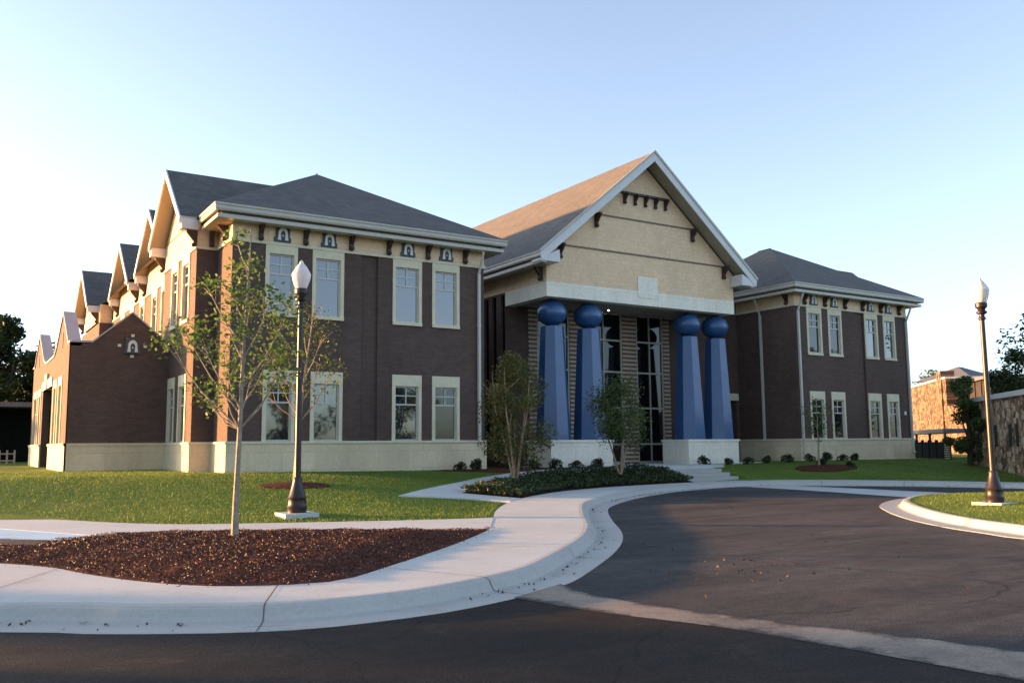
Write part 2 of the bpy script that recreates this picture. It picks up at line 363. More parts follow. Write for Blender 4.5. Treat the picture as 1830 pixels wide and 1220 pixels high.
def inside(poly, X, Y):
    X = np.asarray(X, float); Y = np.asarray(Y, float); c = np.zeros(X.shape, bool); n = len(poly)
    for i in range(n):
        x1, y1 = poly[i]; x2, y2 = poly[(i + 1) % n]
        if y1 == y2: continue
        k = ((y1 > Y) != (y2 > Y)) & (X < (x2 - x1) * (Y - y1) / (y2 - y1) + x1); c ^= k
    return c
def offset(path, d):
    P = np.array(path); t = np.gradient(P, axis=0); t /= np.linalg.norm(t, axis=1)[:, None]
    return [tuple(p) for p in P + np.stack([-t[:, 1], t[:, 0]], 1) * d]
def sheet(name, poly, h, m, grid=.6, lift=0.0, skirt=0.0, mound=None, cat=None, label=None, kind='structure', cut=None, edge=None):
    xs = [p[0] for p in poly]; ys = [p[1] for p in poly]
    gx, gy = np.meshgrid(np.arange(min(xs), max(xs), grid), np.arange(min(ys), max(ys), grid))
    gx = gx.ravel() + .013; gy = gy.ravel() + .017; k = inside(poly, gx, gy)
    v = [Vector(p) for p in poly] + [Vector(p) for p in zip(gx[k], gy[k])]
    n = len(poly)
    E_ = [(i, (i + 1) % n) for i in range(n)]
    if cut:
        for d in (0, .02):
            k0 = len(v); x0, x1, y0, y1 = cut; v += [Vector((x0 + d, y0 + d)), Vector((x1 - d, y0 + d)), Vector((x1 - d, y1 - d)), Vector((x0 + d, y1 - d))]; E_ += [(k0 + i, k0 + (i + 1) % 4) for i in range(4)]
    r = delaunay_2d_cdt(v, E_, [], 1, 1e-5)
    low = lambda x, y: -.5 if cut and cut[0] + .01 < x < cut[1] - .01 and cut[2] + .01 < y < cut[3] - .01 else 0
    V = [(p.x, p.y, float(h(p.x, p.y)) + lift + (mound(p.x, p.y) if mound else 0) + low(p.x, p.y)) for p in r[0]]
    F = [tuple(f) for f in r[2]]
    b = MB().add(V, F)
    if skirt:
        top = [(x, y, float(h(x, y)) + lift + (mound(x, y) if mound else 0)) for x, y in poly]
        bot = [(x, y, z - skirt) for x, y, z in top]
        b.add(top + bot, [(i, (i + 1) % n, (i + 1) % n + n, i + n) for i in range(n)])
    o = b.build(name, m, smooth=False)
    if edge:
        Pe = np.array(poly); at = o.data.attributes.new('edge', 'FLOAT', 'POINT')
        at.data.foreach_set('value', [float(np.min(np.hypot(Pe[:, 0] - x, Pe[:, 1] - y))) / edge for x, y, z in b.v])
    return tag(o, label, cat, None, kind)

# kerb line (gutter outer edge), measured along the road from left to right
G = catmull([(-9, 15.5), (-5, 12.6), (-2, 10.6), (.51, 9.24), (1.12, 8.73), (1.73, 8.31), (2.39, 7.95), (3.05, 7.77), (4.15, 7.80), (5.08, 8.06), (5.66, 8.30), (6.31, 8.66), (7.24, 9.44),
             (8.47, 10.56), (9.59, 11.73), (10.61, 13.0), (11.92, 14.88), (13.48, 17.0), (14.84, 18.55), (17.3, 20.68), (19.8, 22.5), (22.2, 23.9), (24.73, 24.8),
             (26.6, 25.0), (28.2, 24.5), (29.6, 23.2), (31.0, 21.4), (32.0, 19.5), (32.7, 17.0), (33.6, 12), (34, 4), (34, -10)], .3)
K5 = offset(G, .50); K7 = offset(G, .68)
def sweep(name, path, prof, h, m, closed=False):
    rows = [offset(path, o) for o, _ in prof]; n = len(path); vs = []; fs = []
    for row, (_, dz) in zip(rows, prof):
        for (x, y), (px, py) in zip(row, path): vs.append((x, y, float(h(px, py)) + dz))
    for a in range(len(prof) - 1):
        for i in range(n if closed else n - 1): fs.append((a * n + i, a * n + (i + 1) % n, (a + 1) * n + (i + 1) % n, (a + 1) * n + i))
    return tag(MB().add(vs, fs).build(name, m, smooth=False), None, None, None, 'structure')
KP = [(0, -.05), (0, .008), (.42, .001), (.47, .012), (.50, .05), (.53, .115), (.57, .140), (.62, .147), (.69, .147), (.69, .05)]
sweep('kerb', G, KP, zr, M['kerb'])

# road sheets and far ground
road_poly = [(-80, -60), (90, -60), (90, 24), (60, 40), (-80, 40)]
sheet('road', road_poly, zr, M['asphalt'], 4.0)
sheet('ground', [(-1500, -1500), (1500, -1500), (1500, 1500), (-1500, 1500)], lambda x, y: -1.15, M['base_ground'], 300)
street_poly = [(-40, -40), (8.6, -40), (8.3, -6), (7.5, 0), (7.0, 3.2), (6.55, 5.0), (6.1, 6.6), (5.75, 7.7), (5.4, 8.3), (4.15, 7.95), (3.05, 7.95), (1.73, 8.5), (.5, 9.5), (-5, 13), (-9, 16), (-40, 16)]
sheet('street', street_poly, zr, M['street'], 2.0, .004)
vl = [(5.15, 8.12), (5.29, 7.38), (5.45, 6.8), (5.80, 5.88), (5.98, 4.94), (6.1, 4.1), (6.2, 3.3), (6.4, 1.0), (6.8, -6)]
vh = [(8.6, -6), (7.7, 1.0), (7.2, 3.2), (7.0, 4.0), (6.72, 4.9), (6.42, 5.7), (6.2, 6.4), (6.02, 7.2), (5.95, 7.9), (6.1, 8.6)]
sheet('valley_gutter', catmull(vl, .15) + catmull(vh, .15), zr, M['valley'], .12, .008, edge=.30)

inner = catmull([(-9, 24), (-4, 19), (-.6, 15.0), (.70, 13.41), (1.2, 12.6), (1.49, 11.7), (1.85, 10.8), (2.31, 10.05), (2.69, 9.72), (3.18, 9.48), (3.6, 9.42), (3.96, 9.58), (4.51, 10.05), (5.42, 10.86), (6.49, 11.85), (7.8, 13.2), (8.25, 13.75)], .25)
lawn_corner = catmull([(9.49, 15.68), (10.0, 16.5), (10.6, 17.4), (11.34, 18.4), (12.57, 19.93)], .25)
bed_front = catmull([(13.6, 21.0), (14.9, 22.2), (17.3, 24.15), (20, 25.6), (22.5, 26.4), (25.75, 26.9)], .3)
walk_right = catmull([(29.0, 26.9), (30.4, 25.8), (31.8, 24.3), (32.9, 22.5), (33.8, 20.4), (34.5, 18.0), (35.3, 13), (35.8, 4), (35.8, -10)], .4)
K69 = offset(G, .692)
walk_poly = inner + lawn_corner + bed_front + walk_right + [p for p in K69[::-1]]
sheet('pavement', walk_poly, WK, M['conc'], .5, .006, .12)
w2low = catmull([(2.25, 16.62), (2.78, 16.70), (4.39, 16.05), (6.21, 14.85), (7.96, 13.60), (8.25, 13.75)], .3)
w2top = catmull([(9.49, 15.68), (8.4, 15.95), (6.91, 16.55), (5.29, 17.3), (3.96, 18.05), (3.0, 19.2), (2.05, 20.9), (1.11, 22.3), (-2, 26), (-6, 29)], .3)
walk2_poly = w2low + w2top + [(-9, 27), (-3, 22.3), (.97, 19.2)]
sheet('footpath', walk2_poly, WK, M['conc'], .5, .010, .12)
sheet('blue_ramp', [(.97, 19.2), (-3, 22.3), (-3.6, 20.2), (.2, 17.6), (1.0, 17.05), (1.75, 16.25), (2.25, 16.62)], WK, M['bluep'], .5, .006, .1)
sheet('parking_lot', [(1.75, 16.25), (1.0, 17.05), (.2, 17.6), (-3.6, 20.2), (-9, 24), (-5.5, 20.0), (-1.2, 15.9), (.5, 15.6), (1.25, 15.62)], WK, M['asphalt'], .5, -.004, .02)
path_lo = catmull([(12.57, 19.93), (12.1, 20.75), (11.1, 21.2), (10.08, 21.44)], .3)
path_hi = catmull([(10.08, 21.44), (11.85, 23.4), (14.1, 25.5), (16.3, 27.3), (19.0, 28.9), (21.6, 29.9), (23.5, 30.3), (25.3, 30.5)], .3)
bed_top = catmull([(25.4, 29.15), (22.8, 29.0), (20.4, 28.4), (18.0, 27.2), (16.2, 26.0), (14.1, 24.1), (12.55, 22.5)], .3)
path_poly = path_lo + path_hi + bed_top + [(12.55, 22.45), (13.2, 21.8), (13.6, 21.0)]
sheet('walkway', path_poly, lambda x, y: np.maximum(T(x, y), WK(x, y)), M['conc'], .5, .012, .1)
# lawn sheet under everything on the building side of the kerb
lawn_poly = [(-30, 16), (-9, 24)][:0] + [(x, y) for x, y in K7] + [(60, -10), (90, 10), (90, 90), (-60, 90), (-60, 30)]
sheet('lawn', lawn_poly, lambda x, y: T(x, y) - .02 - .05 * (1 - sst(np.clip((y - np.interp(x, YSX, YSY)) / 1.0, 0, 1))), M['turf'], .9, cut=(25.76, 28.99, 26.95, 29.3))

# control joints across the pavement and kerb, fallen leaves and grit in the gutter
jm = MB()
Gp = np.array(G); seg = np.r_[0, np.cumsum(np.hypot(*np.diff(Gp, axis=0).T))]; Gt = np.gradient(Gp, axis=0); Gt /= np.linalg.norm(Gt, axis=1)[:, None]
def joint(d0):
    i = int(np.searchsorted(seg, d0)); c = Gp[i]; t = Gt[i]; nrm = np.array([-t[1], t[0]]); w_ = .0055
    ds = [.70]
    while ds[-1] < 9 and inside(walk_poly, np.array([c[0] + nrm[0] * (ds[-1] + .1)]), np.array([c[1] + nrm[1] * (ds[-1] + .1)]))[0]: ds.append(ds[-1] + .1)
    def strip(da, db, z0, z1):
        a, b = c + nrm * da, c + nrm * db
        jm.quad((a[0] - t[0] * w_, a[1] - t[1] * w_, z0), (a[0] + t[0] * w_, a[1] + t[1] * w_, z0), (b[0] + t[0] * w_, b[1] + t[1] * w_, z1), (b[0] - t[0] * w_, b[1] - t[1] * w_, z1))
    if len(ds) > 2:
        for q in range(0, len(ds) - 1, 4):
            e = min(q + 4, len(ds) - 1); pa = c + nrm * ds[q]; pb = c + nrm * ds[e]; strip(ds[q], ds[e], float(WK(*pa)) + .0105, float(WK(*pb)) + .0105)
    zk = float(zr(*c)); pr_ = [(.0, .0125), (.42, .0055), (.466, .016), (.496, .055), (.526, .12), (.566, .1455), (.62, .152), (.69, .152)]
    for (o0, z0), (o1, z1) in zip(pr_, pr_[1:]): strip(o0, o1, zk + z0, zk + z1)
for k_ in np.arange(1.2, seg[-1] - 1, 3.1): joint(k_)
tag(jm.build('pavement_joints', M['joint'], recalc=False), kind='structure')
rgl = np.random.default_rng(15); LP = []
for k_ in range(520):
    i = int(rgl.integers(20, len(G) - 90)); d_ = .40 + abs(rgl.normal() * .05) * -1 if rgl.uniform() < .75 else rgl.uniform(.02, .40)
    d_ = d_; c = Gp[i] + np.array([-Gt[i][1], Gt[i][0]]) * d_ + rgl.normal(size=2) * .03
    if math.sin(i * .37) + math.sin(i * .11 + 1) > -.4: LP.append((c[0], c[1], float(zr(*Gp[i])) + .018))
for k_ in range(110): LP.append((9.0 + rgl.normal() * .75, 8.3 + rgl.normal() * .5, -.787))
for k_ in range(45): LP.append((rgl.uniform(6, 16), rgl.uniform(5, 15), -.787))
tag(cards('leaf_litter', LP, .042, M['litter'], seed=21, up=.9, aspect=.6), 'dry brown leaves and grit lying in the gutter and on the drive', 'leaf litter', kind='stuff')

# beds
def mound_of(poly, amp):
    P = np.array(poly)
    def f(x, y):
        d = np.min(np.hypot(P[:, 0] - x, P[:, 1] - y)); return amp * float(sst(d / 1.3)) + .02 * math.sin(x * 7) * math.cos(y * 6) * float(sst(d / .4))
    return f
mulch_poly = inner[inner.index(min(inner, key=lambda p: abs(p[0] + .6) + abs(p[1] - 15.0))):] + w2low[::-1] + [(1.75, 16.25), (1.25, 15.62), (.5, 15.6), (-.5, 15.8)]
def dens(poly, step):
    out = []
    for i in range(len(poly)):
        a = np.array(poly[i]); b = np.array(poly[(i + 1) % len(poly)]); n = max(1, int(np.linalg.norm(b - a) / step))
        out += [tuple(a + (b - a) * j / n) for j in range(n)]
    return out
mulch_poly = dens(mulch_poly, .3)
mm = mound_of(mulch_poly, .09)
sheet('mulch_bed', mulch_poly, WK, M['mulch'], .14, .004, .1, mm)
bed_poly = dens(bed_top + [(12.55, 22.45), (13.2, 21.8), (13.6, 21.0)] + bed_front + [(25.72, 29.1)], .3)
bedh = lambda x, y: np.maximum(T(x, y), WK(x, y))
mb_ = mound_of(bed_poly, .10)
sheet('planting_bed', bed_poly, bedh, M['soil'], .35, .006, .1, mb_)
def scatter(poly, n, rg):
    xs = [p[0] for p in poly]; ys = [p[1] for p in poly]; o = []
    while len(o) < n:
        x = rg.uniform(min(xs), max(xs), 4 * n); y = rg.uniform(min(ys), max(ys), 4 * n); k = inside(poly, x, y); o += list(zip(x[k], y[k]))
    return np.array(o[:n])
rg = np.random.default_rng(5)
pts = scatter(mulch_poly, 40000, rg); Pm = np.array(mulch_poly)
dm = np.min(np.hypot(pts[:, None, 0] - Pm[None, ::3, 0], pts[:, None, 1] - Pm[None, ::3, 1]), 1)
zz = WK(pts[:, 0], pts[:, 1]) + .012 + .09 * sst(dm / 1.3) + rg.uniform(0, .02, len(pts))
sp_ = Pm[rg.integers(0, len(Pm), 420)] + rg.normal(0, .09, (420, 2)); pts = np.r_[pts, sp_]; zz = np.r_[zz, WK(sp_[:, 0], sp_[:, 1]) + .022]
chips = cards('mulch_chips', np.c_[pts, zz], .034, M['chip'], seed=3, up=0, aspect=.35)
tag(chips, 'loose brown bark chips over the mulch bed', 'mulch', kind='stuff')
pts = scatter(bed_poly, 15000, rg)
hh = np.array([float(bedh(x, y)) for x, y in pts]); cl = np.sin(pts[:, 0] * 2.3 + np.sin(pts[:, 1] * 1.9)) * np.cos(pts[:, 1] * 2.7)
kk = rg.uniform(0, 1, len(pts)) < (.45 + .55 * (cl > -.3)); pts = pts[kk]; hh = hh[kk]; cl = cl[kk]
cov = cards('ground_cover', np.c_[pts, hh + .08 + rg.uniform(0, .22, len(pts)) * (.7 + .4 * cl)], .12, M['cover'], seed=4)
tag(cov, 'low dark green ground cover filling the bed beside the steps', 'ground cover', kind='stuff')

# entrance plaza, steps
tag(MB().box(25.3, 29.65, 29.0, 31.27, -.6, -.152).box(21.75, 36.78, 31.27, 36.5, -.6, -.15).build('plaza', M['conc']), kind='structure')
fb = dens([(15.6, 29.6), (16.5, 29.0), (17.6, 28.55), (19.0, 28.95), (21.6, 29.95), (23.5, 30.35), (25.25, 30.55), (25.25, 31.22), (21.9, 31.22), (21.7, 32.5), (18.1, 32.5), (18.1, 30.3), (15.6, 30.3)], .3)
sheet('foundation_bed', fb, T, M['mulch'], .3, .004, .08, mound_of(fb, .06))
st = thing('entrance_steps', 'broad flight of pale concrete steps up to the blue columns', 'steps', (27.4, 28, -.76))
for i in range(4):
    MB().box(25.75, 29.0, 27.0 + .5 * i, 29.0 + (-.004 if i else -.004), -1.0 + .001 * i, -.755 + .15 * i + .0).build('step', M['step'], st)

# island
isl = catmull([(15.04, 8.0), (15.42, 8.94), (15.85, 9.85), (16.64, 11.02), (17.78, 12.31), (19.09, 13.53), (20.4, 14.55), (22.3, 15.6), (24.25, 16.25), (26.4, 16.0), (28.4, 14.5), (29.6, 11), (29.6, 4), (26, -2), (20, -3), (16, 1), (14.9, 5.2)], .3, True)
isl = isl[::-1] if sum((isl[i][0] * isl[(i + 1) % len(isl)][1] - isl[(i + 1) % len(isl)][0] * isl[i][1]) for i in range(len(isl))) < 0 else isl
sweep('island_kerb', isl + [isl[0]], KP, zr, M['kerb'])
isl_in = offset(isl + [isl[0]], .68)[:-1]
Pi = np.array(isl_in)
ih = lambda x, y: zr(x, y) + .13 + .10 * sst(np.min(np.hypot(Pi[:, 0] - x, Pi[:, 1] - y)) / 2.5)
sheet('island_lawn', isl_in, ih, M['turf'], .7)
sheet('cross_gutter', [(26.6, 25.0), (26.45, 23.6), (26.25, 22.0), (25.6, 19.6), (24.5, 16.5), (26.4, 16.15), (28.2, 14.9), (28.05, 17.0), (28.35, 19.6), (28.6, 22.3), (28.55, 24.3)], zr, M['conc'], .6, .006)

# grass blades (uncountable)
rg = np.random.default_rng(9)
lawnL = [(-1, 23)] + w2top[::-1][:0] + [(9.4, 15.85), (10.0, 16.7), (11.34, 18.6), (12.3, 19.9), (11.9, 20.6), (10.9, 21.0), (9.9, 21.3), (11.6, 23.5), (14.0, 25.8), (16.2, 27.5), (18, 28.6), (18, 30.2), (7.9, 30.2), (7.1, 32), (7.1, 36.2), (3.6, 36.2), (-6, 40), (-9, 33), (-5.7, 29.1), (-1.8, 26.1), (1.25, 22.4), (2.15, 21.0), (3.1, 19.4), (4.0, 18.25), (5.3, 17.5), (6.9, 16.75), (8.4, 16.1)]
lawnL = lawnL[1:]
pts = scatter(lawnL, 95000, rg)
ring = np.hypot((pts[:, 0] - 8.32), (pts[:, 1] - 24.41)) > .75
pts = pts[ring]; pts = pts[~((pts[:, 0] > 15.5) & (pts[:, 1] > 28.4))]
b1 = np.c_[pts, T(pts[:, 0], pts[:, 1]) - .03]
lawnR = [(29.2, 27.0), (30.6, 26.0), (32.0, 24.5), (33.1, 22.7), (34.0, 20.6), (34.8, 18.2), (40, 18), (52, 27), (52, 30), (46.5, 30.4), (36.8, 30.4), (36.8, 30.9), (33.2, 30.9), (29.5, 30.9), (29.2, 29)]
pts = scatter(lawnR, 45000, rg); pts = pts[((pts[:, 0] - 34.0) / 1.6) ** 2 + ((pts[:, 1] - 26.9) / 1.0) ** 2 > 1]
b2 = np.c_[pts, T(pts[:, 0], pts[:, 1]) - .03]
pts = scatter(isl_in, 45000, rg); pts = pts[(np.hypot(pts[:, 0] - 20, pts[:, 1] - 11.3) < 9)]
b3 = np.c_[pts, np.array([float(ih(x, y)) for x, y in pts]) - .01]
gr = cards('grass_blades', np.r_[b1, b2, b3], .055, M['blade'], seed=8, upright=True, aspect=.28)
tag(gr, 'short mown grass on the lawns and the island', 'grass', kind='stuff')

# ================================================================ the building
B = thing('institutional_building', 'large two storey dark brick building with buff gables and four blue columns', 'building', (27.3, 31, 0))
def wall(mb, o, u, n, u0, u1, z0, z1, holes=(), depth=.14):
    """sheet wall from point o along u (unit, horizontal); n outward normal; holes (ua,ub,za,zb[,back])"""
    o = Vector(o); u = Vector(u); n = Vector(n)
    us = sorted({u0, u1} | {h[0] for h in holes} | {h[1] for h in holes}); zs = sorted({z0, z1} | {h[2] for h in holes} | {h[3] for h in holes})
    P = lambda a, z, d=0: o + u * a + Vector((0, 0, z)) - n * d
    for a, b in zip(us, us[1:]):
        for c, d in zip(zs, zs[1:]):
            if not any(h[0] <= a and b <= h[1] and h[2] <= c and d <= h[3] for h in holes): mb.quad(P(a, c), P(b, c), P(b, d), P(a, d))
    for h in holes:
        a, b, c, d = h[:4]; k = h[4] if len(h) > 4 else depth
        mb.quad(P(a, c), P(a, d), P(a, d, k), P(a, c, k)); mb.quad(P(b, c), P(b, d), P(b, d, k), P(b, c, k))
        mb.quad(P(a, d), P(b, d), P(b, d, k), P(a, d, k)); mb.quad(P(a, c), P(b, c), P(b, c, k), P(a, c, k))
        if len(h) > 4: mb.quad(P(a, c, k), P(b, c, k), P(b, d, k), P(a, d, k))
WC = {}
def window(parent, o, u, n, ua, ub, z0, z1, lintel=.3, sill=.12, jamb=.13, dark=False):
    """stone surround + frame + pane in a hole (ua..ub, z0..z1) of a wall"""
    o = Vector(o); u = Vector(u); n = Vector(n); w = round(ub - ua, 3); h = round(z1 - z0, 3); key = (w, h, lintel, sill, dark)
    if key not in WC:
        s = MB(); p_ = .035
        s.box(-w / 2, w / 2, -p_, .14, h - lintel, h); s.box(-w / 2, -w / 2 + jamb, -p_ + .003, .14, sill, h - lintel); s.box(w / 2 - jamb, w / 2, -p_ + .003, .14, sill, h - lintel)
        if sill: s.box(-w / 2, w / 2, -p_ - .03, .14, 0, sill)
        a, b, c, d = -w / 2 + jamb, w / 2 - jamb, sill, h - lintel; f = MB(); t = .055
        for x0, x1, za, zb in ((a, a + t, c, d), (b - t, b, c, d), (a + t, b - t, c, c + t), (a + t, b - t, d - t, d)): f.box(x0, x1, .06, .13, za, zb)
        zm = c + (d - c) * .66; f.box(a + t, b - t, .065, .13, zm - .03, zm + .03)
        f.box(-.022, .022, .07, .125, zm + .03, d - t); zq = (zm + .03 + d - t) / 2
        f.box(a + t, -.022, .072, .125, zq - .022, zq + .022); f.box(.022, b - t, .072, .125, zq - .022, zq + .022)
        g = MB().quad((a, .10, c), (b, .10, c), (b, .10, d), (a, .10, d))
        WC[key] = (s.mesh('surround', M['trim']), f.mesh('window', M['frame']), g.mesh('pane', M['panemid' if dark else 'pane']))
    ms, mf, mg = WC[key]
    wo = bpy.data.objects.new('window', mf); so = bpy.data.objects.new('surround', ms); po = bpy.data.objects.new('pane', mg)
    for q in (wo, so, po): COL.objects.link(q)
    wo.parent = parent; so.parent = wo; po.parent = wo
    c = o + u * (ua + ub) / 2 + Vector((0, 0, z0)) - rootloc(parent)
    ang = math.atan2(u.y, u.x)
    if u.cross(n).z > 0: ang += math.pi          # keep local -y outward
    wo.location = c; wo.rotation_euler = (0, 0, ang)
    return wo
def mitre(path, prof, closed=False):
    """extrude profile (outward offset, z) along a 2-D path; outward is to the right of travel"""
    P = [Vector((x, y)) for x, y in path]; n = len(P); nor = []
    for i in range(n):
        if closed: a, b = P[i] - P[i - 1], P[(i + 1) % n] - P[i]
        else: a = P[i] - P[i - 1] if i else P[1] - P[0]; b = P[i + 1] - P[i] if i < n - 1 else a
        na = Vector((a.y, -a.x)).normalized(); nb = Vector((b.y, -b.x)).normalized(); m = (na + nb); m /= max(.3, m.dot(na)); nor.append(m)
    mb = MB(); vs = []; k = len(prof)
    for i in range(n):
        for o, z in prof: vs.append((P[i].x + nor[i].x * o, P[i].y + nor[i].y * o, z))
    fs = []
    for i in range(n if closed else n - 1):
        j = (i + 1) % n
        for a in range(k): fs.append((i * k + a, j * k + a, j * k + (a + 1) % k, i * k + (a + 1) % k))
    if not closed: fs += [tuple(range(k)), tuple(range((n - 1) * k, n * k))]
    return mb.add(vs, fs)
# gutter and fascia cross-sections relative to the eave line (offset 0 = eave edge)
def gut_prof(z): return [(-.16, z - .02), (-.16, z - .24), (-.05, z - .26), (-.02, z - .20), (-.03, z - .09), (.0, z - .06), (.0, z), (-.04, z)]
def fas_prof(z): return [(-.30, z - .05), (-.30, z - .335), (-.13, z - .345), (-.12, z - .48), (-.40, z - .49), (-.40, z - .05)]
FZ0, FZ1 = 7.97, 8.62     # frieze brick
EZ = 8.95

def bracket_mesh():
    m = MB(); m.box(-.07, .07, -.42, 0, .50, .60); m.box(-.07, .07, -.14, 0, .0, .50)
    m.prism([(-.06, -.14, .18), (-.06, -.14, .50), (-.06, -.40, .50)], (.12, 0, 0)); m.lathe([(.03, -.0), (.09, .05), (.10, .10), (.07, .16)], (0, -.12, -.06), 10)
    return m.mesh('bracket', M['bracket'], smooth=True)
BRK = bracket_mesh()
def bracket(p, ang=0.0, sc=1.0):
    o = bpy.data.objects.new('bracket', BRK); COL.objects.link(o); o.parent = B; o.location = Vector(p) - B.location; o.rotation_euler = (0, 0, ang); o.scale = (sc,) * 3
def emblem_meshes():
    p = MB(); y0, y1 = -.06, 0
    p.prism([(-.30, y0, 0), (.30, y0, 0), (.30, y0, .16), (.25, y0, .18), (.25, y0, .52), (.29, y0, .54), (.29, y0, .60), (-.29, y0, .60), (-.29, y0, .54), (-.25, y0, .52), (-.25, y0, .18), (-.30, y0, .16)], (0, y1 - y0, 0))
    f = MB(); a = []
    for k in range(0, 13):
        q = math.pi * k / 12; a.append((.165 * math.cos(q), .28 + .235 * math.sin(q) ** .9))
    b = [(.085 * math.cos(math.pi * k / 12), .26 + .13 * math.sin(math.pi * k / 12)) for k in range(12, -1, -1)]
    prof = [(.20, .06), (.165, .12)] + a + [(-.165, .12), (-.20, .06), (-.075, .06), (-.085, .12)] + b + [(.085, .12), (.075, .06)]
    # build as quads between outer and inner outline
    outer = [(.19, .06)] + a + [(-.19, .06)]; inn = [(.07, .06)] + b[::-1] + [(-.07, .06)]
    for i in range(len(outer) - 1):
        f.prism([(outer[i][0], -.10, outer[i][1]), (outer[i + 1][0], -.10, outer[i + 1][1]), (inn[i + 1][0], -.10, inn[i + 1][1]), (inn[i][0], -.10, inn[i][1])], (0, .045, 0))
    f.lathe([(.0, 0), (.03, .02), (.035, .05), (.0, .08)], (0, -.08, .18), 8)
    return p.mesh('emblem', M['emb_plate']), f.mesh('figure', M['emb_fig'])
EMB = emblem_meshes()
def emblem(p, sc=1.0, ang=0.0):
    o = bpy.data.objects.new('emblem', EMB[0]); c = bpy.data.objects.new('figure', EMB[1]); COL.objects.link(o); COL.objects.link(c)
    o.parent = B; c.parent = o; o.location = Vector(p) - B.location; o.scale = (sc,) * 3; o.rotation_euler = (0, 0, ang)
def downspout(x, y, z0, z1, d=(0, -1), top=None):
    m = MB(); w = .055; cx, cy = x + d[0] * .09, y + d[1] * .09
    m.box(cx - w, cx + w, cy - w, cy + w, z0, z1)
    e = (cx + d[0] * .35, cy + d[1] * .35)
    m.tube([(cx, cy, z1 - .02), (cx + d[0] * .1, cy + d[1] * .1, z1 + .2), (e[0], e[1], z1 + .75), (e[0], e[1], z1 + .98)], .055, 6)
    m.box(cx - .09, cx + .09, cy - .03, cy + .03, z0 + 2, z0 + 2.05); m.box(cx - .09, cx + .09, cy - .03, cy + .03, z0 + 4.5, z0 + 4.55)
    m.tube([(cx, cy, z0 + .02), (cx + d[0] * .12, cy + d[1] * .12, z0 - .12)], .06, 6)
    m.build('downspout', M['downspout'], B)
NY = (0, -1, 0); PX = (1, 0, 0)

